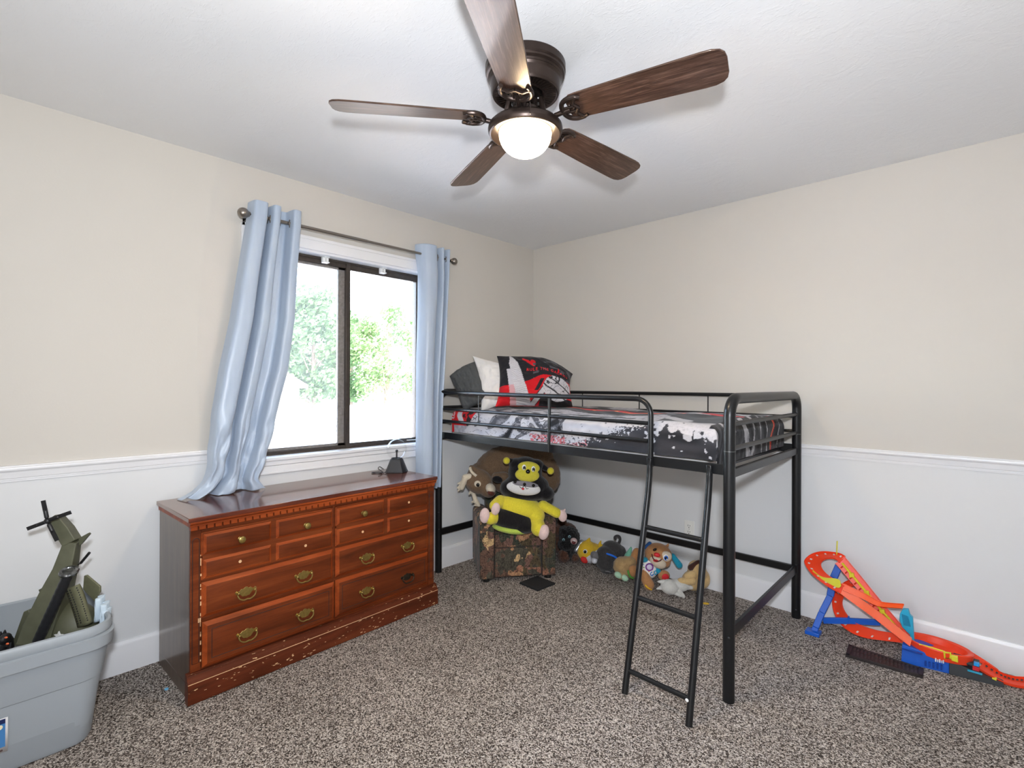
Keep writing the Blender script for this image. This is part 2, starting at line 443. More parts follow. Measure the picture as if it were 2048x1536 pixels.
# ------------------------------------------------------------------ ceiling fan
def wood_mat(name, dark, mid, light, grain=(3, 55, 55), rough=.3, coat=.3, big=2.5, wear=0., coat_r=.12, spec=.5, wearcol=(214, 176, 130)):
    n = NB(name); vec = n.coord(grain); vb = n.coord((big*.35, big*1.6, big*1.6))
    a = n.noise(vec, 1., 5, .65, .6); b = n.noise(vb, 2.2, 3, .5, .8)
    g = n.ramp(a.outputs['Fac'], [(.28, lin(dark)), (.52, lin(mid)), (.78, lin(light))])
    sh = n.ramp(b.outputs['Fac'], [(.3, (.72, .7, .68)), (.7, (1.1, 1.1, 1.1))])
    col = n.mix(1., g, sh, 'MULTIPLY')
    if wear:
        w = n.noise(n.coord((14, 30, 40)), 2.4, 4, .6); wm = n.ramp(w.outputs['Fac'], [(.735-wear, (0, 0, 0)), (.75-wear, (1, 1, 1))])
        col = n.mix(wm, col, lin(wearcol))
    n.bsdf(col, rough, spec=(.22 if name in ('reddish_brown_cherry_wood', 'orange_cherry_edge', 'scuffed_cherry_plinth') else spec), coat=coat, coat_r=coat_r)
    n.b.inputs['Specular Tint'].default_value = (1, .86, .72, 1); n.b.inputs['Coat Tint'].default_value = (1, .9, .78, 1)
    n.bump(a.outputs['Fac'], .06, .002); return n.m
M_blade = wood_mat('walnut_fan_blade', (38, 26, 22), (74, 54, 46), (122, 99, 86), (11, 190, 190), .30, .28, 3.5, coat_r=.08)
M_oil = simple('oil_rubbed_bronze', (64, 53, 48), .34, .75, var=.1, vs=30)
M_oildark = simple('dark_bronze_inside', (26, 22, 20), .4, .6)
def bowl_mat():
    n = NB('lit_frosted_glass'); b = n.node('BsdfPrincipled')
    b.inputs['Base Color'].default_value = (.95, .9, .8, 1); b.inputs['Roughness'].default_value = .25
    b.inputs['Emission Color'].default_value = (1, .78, .50, 1)
    tc = n.node('TexCoord'); sx = n.node('SeparateXYZ'); n.link(tc.outputs['Object'], sx.inputs[0])     # the bulbs sit low in the bowl, its rim is dimmer
    mr = n.node('MapRange'); mr.inputs['From Min'].default_value = -.238; mr.inputs['From Max'].default_value = -.29; mr.inputs['To Min'].default_value = 1.6; mr.inputs['To Max'].default_value = 135.
    n.link(sx.outputs['Z'], mr.inputs['Value']); n.link(mr.outputs[0], b.inputs['Emission Strength'])
    n.link(b.outputs[0], n.out.inputs['Surface']); return n.m
FX, FY = 1.621, -1.887
fan = thing('ceiling_fan', 'dark bronze five-blade ceiling fan with lit frosted bowl light', 'ceiling fan', (FX, FY, H))
# (z measured down from the ceiling)
part('motor_housing', MB().lathe([(0, 0), (.141, 0), (.143, -.003), (.143, -.026), (.138, -.031), (.1405, -.034), (.139, -.040), (.133, -.044), (.134, -.048), (.130, -.053), (.131, -.056), (.1265, -.063), (.1255, -.066), (.1225, -.094), (.1195, -.102), (.117, -.105), (.113, -.105), (.110, -.102), (.060, -.095), (0, -.095)], n=64), M_oil, fan, sharp=28)
vb = MB()
for k in range(46):
    a = 2*pi*k/46
    M = Matrix.Rotation(a, 4, 'Z')
    vb.box((.070, -.0028, -.1035), (.108, .0028, -.094), M)
part('vent_ring', vb.lathe([(.066, -.093), (.066, -.106), (.072, -.106), (.072, -.093)], n=48), M_oil, fan)
part('rotor_hub', MB().lathe([(0, -.095), (.060, -.095), (.062, -.118), (.052, -.124), (0, -.124)], n=40), M_oildark, fan)
hs = MB()
for k in range(10):
    a = 2*pi*(k+.5)/10; part('hub_screw', MB().ell((.05*cos(a), .05*sin(a), -.125), .005, nu=8, nv=6), simple('screw_steel', (150, 150, 150), .3, .9), fan)

part('switch_housing', MB().lathe([(0, -.118), (.042, -.118), (.045, -.150), (.05, -.158), (.05, -.198), (.054, -.206), (0, -.206)], n=40), M_oil, fan, sharp=28)
part('light_ring', MB().lathe([(.05, -.200), (.072, -.200), (.108, -.204), (.124, -.210), (.1315, -.218), (.1335, -.228), (.1325, -.237), (.128, -.2445), (.123, -.2465), (.117, -.2445), (.100, -.2385), (.0965, -.237), (.095, -.228), (.05, -.215)], n=64), M_oil, fan, sharp=28)
prof = [(.094, -.228), (.094, -.240)]
for k in range(0, 13):
    t = pi/2*k/12; prof.append((.094*max(0, cos(t))**.9, -.241-.080*sin(t)))
part('light_bowl', MB().lathe(prof, n=56), bowl_mat(), fan)
ch = [(.118*cos(-.9), .118*sin(-.9), -.206)]
part('pull_chain', MB().tube(bez([(.05, -.045, -.195), (.075, -.066, -.199), (.10, -.088, -.200), (.106, -.092, -.214), (.1065, -.0925, -.245)], 6), .0016, 6), M_oil, fan)
# blade and iron, drawn along +x
def blade_mb():
    mb = MB(); out = []
    r0, r1 = .165, .672
    prof = [(r0, .030), (r0+.004, .042), (r0+.018, .0525), (r0+.04, .0555), (.40, .0635), (.60, .0695), (.632, .0685), (.655, .0610), (.667, .048), (.672, .028)]
    top = prof; bot = [(x, -y) for x, y in prof[::-1]]
    return mb.prism([(x, y) for x, y in top+bot], -.003, .003, axes='xy')
def iron_mb():
    mb = MB()
    mb.tube(bez([(.046, 0, .070), (.058, 0, .062), (.066, 0, .030), (.080, 0, -.002), (.106, 0, -.016), (.146, 0, -.011), (.172, 0, -.007)], 6), [.010]*12+[.0095]*12+[.0085]*13, 12)
    for s in (1, -1):
        mb.tube(bez([(.146, 0, -.010), (.150, s*.022, -.009), (.160, s*.040, -.0085), (.182, s*.051, -.008), (.205, s*.050, -.008), (.222, s*.043, -.008)], 6), [.0085]*20+[.0080]*6+[.007]*5, 10)
        mb.tube(bez([(.205, s*.049, -.008), (.196, s*.034, -.008), (.190, s*.022, -.0085), (.197, s*.010, -.0085), (.203, 0, -.0085)], 6), .0062, 8)
        mb.tube([(.152, s*.012, -.0085), (.198, s*.011, -.0085)], .0045, 8)
        mb.ell((.176, s*.018, -.0075), (.006, .006, .0045), nu=10, nv=6)
    mb.ell((.186, 0, -.0075), (.006, .006, .0045), nu=10, nv=6)
    return mb
bl_me = None
for k, ang in enumerate((15.3, 87.3, 159.3, 231.3, 303.3)):
    if k == 0:
        b0 = part('blade', blade_mb(), M_blade, fan, bevel=.0015)
        i0 = part('blade_iron', iron_mb(), M_oil, fan)
        b, ir = b0, i0
    else:
        b = b0.copy(); COL.objects.link(b); b.parent = fan
        ir = i0.copy(); COL.objects.link(ir); ir.parent = fan
    Mz = Matrix.Translation((0, 0, -.190)) @ Matrix.Rotation(radians(ang), 4, 'Z')
    b.matrix_local = Mz @ Matrix.Rotation(radians(-13.5), 4, 'X')
    ir.matrix_local = Matrix.Translation((0, 0, -.1905)) @ Matrix.Rotation(radians(ang), 4, 'Z') @ Matrix.Rotation(radians(-9), 4, 'X')

# ------------------------------------------------------------------ dresser
M_ches = wood_mat('reddish_brown_cherry_wood', (74, 32, 14), (106, 48, 22), (132, 66, 32), (2.2, 30, 22), .42, .0, 2.2, wear=.0)
M_chestop = wood_mat('polished_dresser_top', (62, 26, 20), (92, 42, 30), (120, 60, 42), (2.2, 24, 24), .16, .6, 2.2, coat_r=.07)
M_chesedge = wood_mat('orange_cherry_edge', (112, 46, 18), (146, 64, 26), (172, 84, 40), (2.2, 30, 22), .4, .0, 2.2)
M_worn = wood_mat('scuffed_cherry_plinth', (64, 28, 14), (90, 40, 22), (114, 58, 34), (2.0, 26, 22), .42, .0, 2.2, wear=.075)
M_groove = simple('dark_wood_groove', (38, 18, 12), .6)
M_brass = simple('antique_brass', (168, 146, 84), .3, .9, var=.18, vs=90)
M_brass2 = simple('tarnished_dark_brass', (62, 56, 46), .4, .8, var=.25, vs=90)
M_rawwood = simple('bare_wood', (214, 172, 128), .7)
DL, DD, DH = 1.292, .46, .755
dr = thing('dresser', 'long cherry wood dresser with brass pulls under the window', 'dresser', (.495, -2.652, 0), radians(92.0))
# local: x along the front, y inward to the wall, z up
def bx(*a): return MB().box(*a)
body = MB().box((.012, .030, .06), (.030, DD-.004, .735)).box((DL-.030, .030, .06), (DL-.012, DD-.004, .735)).box((.03, DD-.016, .06), (DL-.03, DD-.006, .735)).box((.03, .03, .07), (DL-.03, DD-.016, .085))
body.box((.012, .014, 0), (.028, DD-.004, .06)).box((DL-.028, .014, 0), (DL-.012, DD-.004, .06))
part('carcass', body, wood_mat('dark_polished_side_panel', (50, 38, 33), (70, 56, 49), (90, 75, 66), (22, 30, 2.2), .36, .55, 2., coat_r=.17), dr, bevel=.0015)
part('top_panel', bx((0, -.002, .737), (DL, DD, DH)), M_chestop, dr, bevel=.002)
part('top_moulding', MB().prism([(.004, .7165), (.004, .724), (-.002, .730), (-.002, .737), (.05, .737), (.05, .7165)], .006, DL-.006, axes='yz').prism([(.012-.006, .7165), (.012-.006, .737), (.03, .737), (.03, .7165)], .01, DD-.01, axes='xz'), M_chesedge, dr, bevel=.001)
dent = MB(); nd = 42; step = (DL-.02)/nd
for k in range(nd): dent.box((.010+k*step, .0045, .7015), (.010+k*step+step*.80, .028, .7165))
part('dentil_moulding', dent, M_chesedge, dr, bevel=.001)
fr = MB().box((.012, .016, .122), (.050, .032, .7165)).box((DL-.055, .016, .122), (DL-.012, .032, .7165)).box((.05, .018, .69), (DL-.055, .032, .7165)).box((.635, .018, .122), (.647, .032, .7))
for z in (.485, .326, .128): fr.box((.05, .019, z-.007), (DL-.055, .032, z+.007))
fr.box((.05, .026, .12), (DL-.055, .030, .70))
part('face_frame', fr, M_ches, dr, bevel=.0012)
for (a, b) in ((.019, .044), (DL-.048, DL-.020)):
    m = (a+b)/2; w = (b-a)/2
    loop = [(a, .014, .155), (a, .014, .655)]+[(m-w*cos(t*pi/6), .014, .655+.012*sin(t*pi/6)) for t in range(1, 6)]+[(b, .014, .655), (b, .014, .155)]
    part('stile_groove', MB().tube([V(p)+V((0, .0018, 0)) for p in loop], .0016, 6, closed=True), M_groove, dr)
pl = MB().prism([(.005, 0), (-.008, .004), (-.008, .086), (-.006, .092), (.004, .104), (.006, .112), (.010, .113), (.010, .120), (.03, .122), (.03, 0)], -.002, DL+.002, axes='yz')
part('plinth', pl, M_worn, dr, bevel=.001)
part('plinth_edge', MB().box((-.002, -.0086, .085), (DL+.002, -.0072, .0875)), M_rawwood, dr)
def raised(mb, x0, x1, z0, z1, y0=.020, y1=.004, e=.016):
    """bevelled drawer front"""
    vs = []
    for (y, d) in ((y0, 0), (y1+.0125, 0), (y1, e), (y1+.0018, e+.001), (y1+.0005, e+.0045)):
        for (x, z) in ((x0+d, z0+d), (x1-d, z0+d), (x1-d, z1-d), (x0+d, z1-d)): vs.append((x, y, z))
    fs = []
    for k in range(4):
        for i in range(4):
            j = (i+1) % 4; fs.append((4*k+i, 4*k+j, 4*k+4+j, 4*k+4+i))
    fs.append((16, 17, 18, 19)); fs.append((3, 2, 1, 0))
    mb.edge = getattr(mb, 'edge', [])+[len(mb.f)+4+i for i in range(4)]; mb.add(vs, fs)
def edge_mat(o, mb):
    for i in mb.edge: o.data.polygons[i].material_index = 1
def knob(parent, x, z, y=.003):
    M = Matrix.Translation((x, y, z)) @ Matrix.Rotation(pi/2, 4, 'X')
    part('knob', MB().lathe([(0, 0), (.010, 0), (.0095, .003), (.005, .005), (.0045, .010), (.009, .014), (.0145, .018), (.0155, .022), (.014, .026), (.009, .0285), (0, .0295)], n=24, M=M), M_brass, parent)
def knob_hole(parent, x, z, y=.003):
    M = Matrix.Translation((x, y, z)) @ Matrix.Rotation(pi/2, 4, 'X')
    part('bare_knob_hole', MB().lathe([(.0, -.001), (.0022, .0), (.0022, .0012), (.0065, .0012), (.0065, .0004), (.0045, .0004), (.0045, -.001)], n=18, M=M), M_rawwood, parent, bevel=0)
PLATE = [(-.050, .006), (-.042, .014), (-.036, .008), (-.028, .010), (-.022, .017), (-.012, .015), (-.007, .020), (0, .0225)]
PLATE = PLATE+[(-x, z) for x, z in PLATE[-2::-1]]
LOW = [(.046, -.004), (.038, -.006), (.030, -.002), (.024, -.010), (.016, -.018), (.007, -.019), (0, -.021)]
PLATE = PLATE+LOW+[(-x, z) for x, z in LOW[-2::-1]]
def pull(parent, x, z, m, y=.003):
    h = part('pull', MB().prism([(x+a*.9, z+b*.95) for a, b in PLATE], y-.0025, y, axes='xz'), m, parent, bevel=.0008)
    part('bail', MB().tube(bez([(x-.034, y-.010, z+.003), (x-.037, y-.013, z-.006), (x-.030, y-.016, z-.020), (x-.014, y-.017, z-.0285), (x, y-.0175, z-.027), (x+.014, y-.017, z-.0285), (x+.030, y-.016, z-.020), (x+.037, y-.013, z-.006), (x+.034, y-.010, z+.003)], 5), .0030, 8), m, h)
    for s in (-1, 1):
        part('bail_post', MB().cyl((x+s*.034, y, z+.003), (x+s*.034, y-.013, z+.003), .005, .0045, 12).ell((x+s*.034, y-.013, z+.003), .006, nu=12, nv=8), m, h)
for ci, (xa, xb) in enumerate(((.051, .634), (.648, DL-.058))):
    xm = (xa+xb)/2
    mb = MB(); mb.box((xa+.004, .012, .489), (xb-.004, .022, .682))
    for r, (z0, z1) in enumerate(((.588, .684), (.488, .578))):
        raised(mb, xa, xm-.005, z0, z1, y0=.019); raised(mb, xm+.005, xb, z0, z1, y0=.019)
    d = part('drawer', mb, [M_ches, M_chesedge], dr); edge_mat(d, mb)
    q = [(xa+xm)/2, (xm+xb)/2]
    if ci == 0:
        knob(d, q[0], .631); knob(d, q[1], .631); knob_hole(d, q[0], .533); knob_hole(d, q[1], .533)
    else:
        knob(d, q[0], .631); knob_hole(d, q[1], .636); knob_hole(d, q[0], .533); knob_hole(d, q[1], .533)
    for r, (z0, z1) in enumerate(((.334, .479), (.134, .320))):
        mb = MB(); out = .014 if (ci == 0 and r == 1) else 0.
        raised(mb, xa, xb, z0, z1, y0=.020, y1=.004-out)
        if out: mb.box((xa+.008, .0, z0+.01), (xa+.02, .2, z1-.03)).box((xb-.02, .0, z0+.01), (xb-.008, .2, z1-.03))
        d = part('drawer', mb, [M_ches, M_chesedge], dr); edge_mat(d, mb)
        if r == 1:
            e = .033; loop = [(xa+e, .0035-out, z0+e), (xb-e, .0035-out, z0+e), (xb-e, .0035-out, z1-e), (xa+e, .0035-out, z1-e)]
            g = MB()
            for i in range(4): g.tube([V(loop[i])+V((0, .001, 0)), V(loop[(i+1) % 4])+V((0, .001, 0))], .0014, 6)
            part('drawer_groove', g, M_groove, d)
        zc = (.398, .222)[r]-.002
        for j, f in enumerate((.292, .735)):
            pull(d, lerp(xa, xb, f), zc, M_brass2 if (ci == 1 and r == 1 and j == 1) else M_brass, y=.004-out)
# chips and scratches down the left stile and on the plinth
chips = MB(); rr = random.Random(3)
for k in range(16):
    z = .15+.5*rr.random(); chips.box((.0475, .0150, z), (.0475+.002+.003*rr.random(), .0162, z+.004+.014*rr.random()))
chips.box((.040, .0148, .318), (.050, .0162, .336))
for k in range(30):
    x = rr.random()**.8*DL; z = .012+.07*rr.random()**1.6; w = .002+.012*rr.random(); chips.box((x, -.0086, z), (x+w, -.0078, z+.0012+.003*rr.random()))
part('worn_chips', chips, M_rawwood, dr, smooth=False)['kind'] = 'stuff'

# ------------------------------------------------------------------ curtain rod and curtains
M_rod = simple('brushed_nickel', (150, 142, 134), .28, .95)
rod = thing('curtain_rod', 'brushed nickel curtain rod with ball finial above the window', 'curtain rod', (.09, -1.65, 2.162))
RODZ, RODX = 2.162, .09
part('pole', MB().cyl((.09, -2.30, RODZ), (.09, -1.62, RODZ), .0095, n=16).cyl((.09, -1.66, RODZ), (.09, -.955, RODZ), .0078, n=16), M_rod, rod, world=True)
part('finial', MB().ell((.09, -2.318, RODZ), .027, nu=24, nv=16).cyl((.09, -2.300, RODZ), (.09, -2.285, RODZ), .016, .012), M_rod, rod, world=True)
part('finial', MB().ell((.09, -.940, RODZ), .024, nu=24, nv=16).cyl((.09, -.958, RODZ), (.09, -.968, RODZ), .015, .011), M_rod, rod, world=True)
for yb in (-2.283, -.985):
    part('bracket', MB().box((0, yb-.008, RODZ-.045), (.004, yb+.008, RODZ+.02)).box((0, yb-.005, RODZ-.024), (.09, yb+.005, RODZ-.014)).tube([(.078, yb, RODZ-.012), (.085, yb, RODZ-.014), (.095, yb, RODZ-.014), (.103, yb, RODZ-.008), (.104, yb, RODZ)], .004, 8), M_oildark, rod, world=True)
def curtain_mat():
    n = NB('dusty_blue_satin_curtain'); vec = n.coord((1, 1, .15))
    a = n.noise(vec, 18, 3); col = n.ramp(a.outputs['Fac'], [(.3, lin((164, 178, 197))), (.7, lin((177, 191, 208)))])
    n.bsdf(col, .36, spec=.5, sheen=.15)
    f = n.noise(n.coord((1, 1, 1)), 700, 2); n.bump(f.outputs['Fac'], .12, .001); return n.m
M_curt = curtain_mat()
def curtain(name, label, prof, edges, z0fun, ztop, nz, floor_z, crumple, seed, grommets):
    """prof: [(s, x)] fold profile; edges(z)-> (yl, yr)"""
    P = bez([(s, x, 0) for s, x in prof], 6)
    zs = [lerp(ztop, floor_z, j/nz) for j in range(nz+1)]
    mb = MB(); W = len(P)
    L = P[-1].x
    for j, z in enumerate(zs):
        yl, yr = edges(z); t = (ztop-z)/(ztop-floor_z)
        for i, p in enumerate(P):
            s = p.x; x = p.y; sn = i/(W-1)
            mid = .088
            amp = lerp(1., .86, sstep(.05, .8, t))
            xx = mid+(x-mid)*amp
            # soft drifting of the folds
            nv = noise.noise(V((s*2.0+seed, z*1.3, seed)))*.06*sstep(.05, .5, t)
            y = lerp(yl, yr, min(1, max(0, s+nv*sin(pi*s))))
            xx += noise.noise(V((s*3+seed, z*1.6, 3.+seed)))*.010*sstep(.0, .4, t)
            c = sstep(crumple, 1., t)
            if crumple < 1:
                q = V((s*5+seed*2, z*7, 1.3))
                xx += c*(.028*abs(noise.noise(q))*2-.012+.02*noise.noise(q*2.1)); y += c*.020*noise.noise(q*1.3+V((5, 2, 1)))
                zz = z+c*.012*noise.noise(q*1.7+V((1, 7, 3)))
                if t > .975: zz = max(zz, floor_z)
            else: zz = z
            tw = sstep(.012, 0, t)
            mb.v.append(V((max(.030, xx), y, max(zz, floor_z))))
    for j in range(nz):
        for i in range(W-1): mb.f.append((j*W+i, j*W+i+1, (j+1)*W+i+1, (j+1)*W+i))
    return mb
EL = [(2.25, -2.283), (2.162, -2.290), (1.87, -2.333), (1.617, -2.369), (1.366, -2.418), (1.122, -2.452), (.977, -2.466), (.88, -2.480), (.83, -2.500), (.79, -2.545), (.757, -2.610)]
ER = [(2.25, -2.031), (2.162, -2.034), (1.92, -2.051), (1.646, -2.064), (1.374, -2.098), (1.108, -2.168), (.953, -2.206), (.86, -2.226), (.81, -2.240), (.757, -2.205)]
el = lambda z: interp(EL[::-1], z); er = lambda z: interp(ER[::-1], z)
profL = [(0, .055), (.02, .10), (.06, .132), (.18, .136), (.29, .128), (.335, .085), (.355, .05), (.385, .05), (.40, .085), (.43, .124), (.50, .130), (.565, .120), (.585, .085), (.60, .052), (.70, .046), (.785, .052), (.80, .085), (.83, .126), (.90, .132), (.97, .126), (1.0, .112)]
cl = thing('curtain', 'dusty blue curtain swept left and bunched on the dresser', 'curtain', (.09, -2.16, 2.162), 0, 'blue window curtains')
part('curtain_panel', curtain('c', '', profL, lambda z: (el(z), er(z)), None, 2.232, 110, .7575, .62, 1.7, None), M_curt, cl, world=True, sharp=0, solid=.0022, subsurf=1)
def grommet(parent, y):
    part('grommet', MB().lathe([(.017, -.0025), (.022, -.0025), (.023, 0), (.022, .0025), (.017, .0025), (.017, -.0025)], n=28, M=Matrix.Translation((.09, y, 2.160)) @ Matrix.Rotation(radians(62), 4, 'Z') @ Matrix.Rotation(pi/2, 4, 'Y')), M_rod, parent, world=True)
for s in (.335, .40, .59, .795): grommet(cl, lerp(-2.286, -2.033, s))
profR = [(0, .05), (.04, .082), (.14, .118), (.30, .134), (.44, .132), (.535, .110), (.56, .06), (.60, .05), (.64, .085), (.68, .126), (.74, .124), (.77, .08), (.80, .052), (.86, .060), (.90, .11), (.95, .122), (1.0, .10)]
cr = thing('curtain', 'dusty blue curtain hanging straight beside the loft bed', 'curtain', (.09, -1.12, 2.162), 0, 'blue window curtains')
ELr = [(2.25, -1.246), (2.16, -1.242), (2.05, -1.222), (1.9, -1.222), (1.5, -1.232), (.9, -1.234), (.6, -1.234)]
ERr = [(2.25, -.990), (2.0, -1.0), (1.54, -1.024), (1.2, -1.042), (.92, -1.052), (.6, -1.064)]
part('curtain_panel', curtain('c', '', profR, lambda z: (interp(ELr[::-1], z), interp(ERr[::-1], z)), None, 2.228, 70, .60, 1.1, 6.3, None), M_curt, cr, world=True, sharp=0, solid=.0022, subsurf=1)
for s in (.20, .62, .90): grommet(cr, lerp(-1.243, -.992, s))

# ------------------------------------------------------------------ plasma globe on the dresser
def globe_mat():
    n = NB('clear_globe_glass'); t = n.node('BsdfTransparent'); g = n.node('BsdfGlossy'); g.inputs['Roughness'].default_value = .02
    lw = n.node('LayerWeight'); lw.inputs['Blend'].default_value = .12; mp = n.node('Math', _operation='MULTIPLY'); mp.inputs[1].default_value = .6
    n.link(lw.outputs['Facing'], mp.inputs[0]); m = n.node('MixShader'); n.link(mp.outputs[0], m.inputs[0]); n.link(t.outputs[0], m.inputs[1]); n.link(g.outputs[0], m.inputs[2])
    n.link(m.outputs[0], n.out.inputs['Surface']); return n.m
pg = thing('plasma_globe', 'clear plasma globe lamp with black pyramid base on the dresser', 'lamp', (.135, -1.435, .7555), radians(46))
M_blk = simple('satin_black_plastic', (38, 38, 41), .45)
def frust(mb, w0, w1, z0, z1, c=.0):
    vs = []
    for w, z in ((w0, z0), (w1, z1)):
        k = w*.72
        for (x, y) in ((-w, -k*.55), (-k, -w), (k, -w), (w, -k*.55), (w, k*.55), (k, w), (-k, w), (-w, k*.55)): vs.append((x, y, z))
    fs = [tuple(range(7, -1, -1)), tuple(range(8, 16))]+[(i, (i+1) % 8, (i+1) % 8+8, i+8) for i in range(8)]
    mb.add(vs, fs); return mb
part('base', frust(frust(MB(), .066, .066, 0, .004), .064, .036, .004, .078), M_blk, pg, bevel=.001)
part('collar', MB().lathe([(.033, .077), (.033, .084), (.028, .084), (.028, .079), (0, .079)], n=32), M_blk, pg)
part('electrode', MB().cyl((0, 0, .079), (0, 0, .125), .0052, .0046, 14).ell((0, 0, .128), .0085, nu=16, nv=12), M_blk, pg)
gl = [(.026, .082)]+[(.062*sin(t), .139-.062*cos(t)) for t in [radians(a) for a in range(26, 181, 11)]]
part('globe', MB().lathe(gl+[(0, .201)], n=40), globe_mat(), pg)
tag(part('power_cord', MB().tube(bez([(.072, -1.488, .768), (.065, -1.510, .785), (.085, -1.534, .778), (.13, -1.530, .7595), (.125, -1.565, .7595), (.085, -1.580, .7595), (.09, -1.545, .7595), (.15, -1.525, .7595), (.17, -1.535, .7595)], 8), .0022, 6), M_blk), 'thin black power cord looped beside the plasma globe', 'cord')
# ------------------------------------------------------------------ loft bed
M_steel = simple('black_powder_coated_steel', (24, 25, 27), .34, .25, spec=.5, bump=.03, bs=300, bd=.001)
FLp, FRp, BRp, BLp = V((.047, -1.035, 0)), V((2.047, -1.096, 0)), V((2.030, -.062, 0)), V((.047, -.050, 0))
def B(u, v, z):
    p = FLp*(1-u)*(1-v)+FRp*u*(1-v)+BRp*u*v+BLp*(1-u)*v
    return V((p.x, p.y, z))
bed = thing('loft_bed', 'black metal loft bed with ladder in the corner', 'bed', (1.04, -.56, 0))
def end_tube(u):
    zt, r = 1.246, .075
    lv = 1.0
    pts = [B(u, 0, 0), B(u, 0, .6), B(u, 0, zt-r)]
    for k in range(1, 8):
        a = pi/2*k/7; pts.append(B(u, (r-r*cos(a)), zt-r+r*sin(a)))
    pts += [B(u, .5, zt)]
    for k in range(0, 8):
        a = pi/2*k/7; pts.append(B(u, 1-r+r*sin(a), zt-r+r*cos(a)))
    pts += [B(u, 1, .6), B(u, 1, 0)]
    return MB().tube(pts, .0235, 20, up=(1, 0, 0))
for u in (0, 1):
    e = part('end_frame', end_tube(u), M_steel, bed, world=True, sharp=50)
    for z in (1.140, 1.037): part('end_bar', MB().tube([B(u, .02, z), B(u, .98, z)], .0105, 12), M_steel, bed, world=True)
    part('end_rail', MB().bar(B(u, .02, .935), B(u, .98, .935), .018, .038), M_steel, bed, world=True, bevel=.003)
    part('brace', MB().bar(B(u, .02, .275), B(u, .98, .275), .014, .045), M_steel, bed, world=True, bevel=.002)
    for v in (0, 1):
        part('joint_ring', MB().tube([B(u, v, 1.028), B(u, v, 1.031)], .0241, 20), simple('worn_steel_edge', (110, 112, 112), .35, .9), bed, world=True)
for v, zz in ((0, 0), (1, 0)):
    o = -.014 if v == 0 else .0
    part('side_rail', MB().bar(B(.012, v, .950)+V((0, 0, 0)), B(.988, v, .950), .006, .044).bar(B(.012, v, .931)+V((0, .016 if v == 0 else -.016, 0)), B(.988, v, .931)+V((0, .016 if v == 0 else -.016, 0)), .032, .005), M_steel, bed, world=True, bevel=.001)
part('brace', MB().bar(B(.01, 1, .270), B(.99, 1, .270), .016, .040), M_steel, bed, world=True, bevel=.002)
# mattress deck
for k in range(13):
    u = .05+.9*k/12
    part('bed_slat', MB().bar(B(u, .02, .939), B(u, .98, .939), .03, .012), M_steel, bed, world=True)
# guard rails
gz = 1.238; r = .075
g = [B(.0, 0, 1.255), B(.06, 0, gz+.008), B(.4, 0, gz), B(.822-r/2, 0, gz-.002)]
for k in range(1, 8):
    a = pi/2*k/7; g.append(B(.822-(r-r*sin(a))/2, 0, gz-.002-r+r*cos(a)))
g += [B(.822, 0, 1.0), B(.822, 0, .925)]
g = [p+V((0, -.012, 0)) for p in g]
part('guard_rail', MB().tube(g, .0125, 14, up=(0, 1, 0)), M_steel, bed, world=True)
off = V((0, -.010, 0))
for z in (1.127, 1.046): part('guard_bar', MB().tube([B(.005, 0, z+.006)+off, B(.815, 0, z-.003)+off], .0095, 12), M_steel, bed, world=True)
part('guard_post', MB().tube([B(.512, 0, .932)+off*1.6, B(.512, 0, gz)+off], .0085, 12), M_steel, bed, world=True)
part('guard_wire', MB().tube([B(.215, 0, 1.05)+off, B(.215, 0, gz)+off], .0036, 8), M_steel, bed, world=True)
part('guard_rail', MB().tube([B(.03, 1, 1.243), B(.97, 1, 1.243)], .0115, 14), M_steel, bed, world=True)
for z in (1.127, 1.046): part('guard_bar', MB().tube([B(.01, 1, z), B(.99, 1, z)], .0085, 10), M_steel, bed, world=True)
for u in (.255, .50, .745): part('guard_wire', MB().tube([B(u, 1, .95), B(u, 1, 1.243)], .0038, 8), M_steel, bed, world=True)
bo = MB()
for u, v, z in ((1, 1, .30), (1, 1, .05), (0, 0, .42), (1, 0, .27), (0, 0, .30)):
    p = B(u, v, z); d = V((2.846, -3.232, z))-p; d.z = 0; d.normalize(); bo.ell(p+d*.0235, .0055, nu=10, nv=8)
part('bolt', bo, simple('black_bolt', (70, 70, 72), .3, .8), bed, world=True)
# ladder hooked on the side rail
lad = bpy.data.objects.new('ladder', None); COL.objects.link(lad); lad.parent = bed; WM[lad.name] = wmat(bed)
LT = (B(.822, 0, .955)+V((0, -.020, 0)), B(.962, 0, .955)+V((0, -.020, 0)))
LB = (V((1.712, -1.350, .0)), V((1.997, -1.360, 0)))
lines = []
for a, b in zip(LT, LB):
    p = [a+V((0, 0, .0)), a+V((0, 0, -.05)), a+V((0, -.004, -.10)), a.lerp(b, .2)+V((0, .003, 0)), a.lerp(b, .5), b]
    # small kick under the hook, then straight to the floor
    k1 = a+V((0, -.016, -.155))
    pts = bez([a, a+V((0, -.001, -.06)), k1], 6)+[k1.lerp(b, t) for t in (.25, .5, .75, 1.)]
    lines.append((k1, b))
    part('ladder_rail', MB().tube(pts, [.0115]*3+[.0135]*(len(pts)-3), 14, up=(0, 1, 0)), M_steel, lad, world=True)
    part('ladder_hook', MB().box(a+V((-.011, -.010, -.03)), a+V((.011, .010, .012))), M_steel, lad, world=True, bevel=.003)
def on(line, z):
    a, b = line; t = (z-a.z)/(b.z-a.z); return a.lerp(b, t)
for z in (.662, .372, .088):
    part('rung', MB().tube([on(lines[0], z), on(lines[1], z)], .0105, 12), M_steel, lad, world=True)
pb = on(lines[1], .088)
part('screw_cap', MB().ell(pb+V((-.010, -.014, .0)), (.007, .003, .007), nu=14, nv=8), simple('white_plastic', (236, 236, 234), .4), lad, world=True)

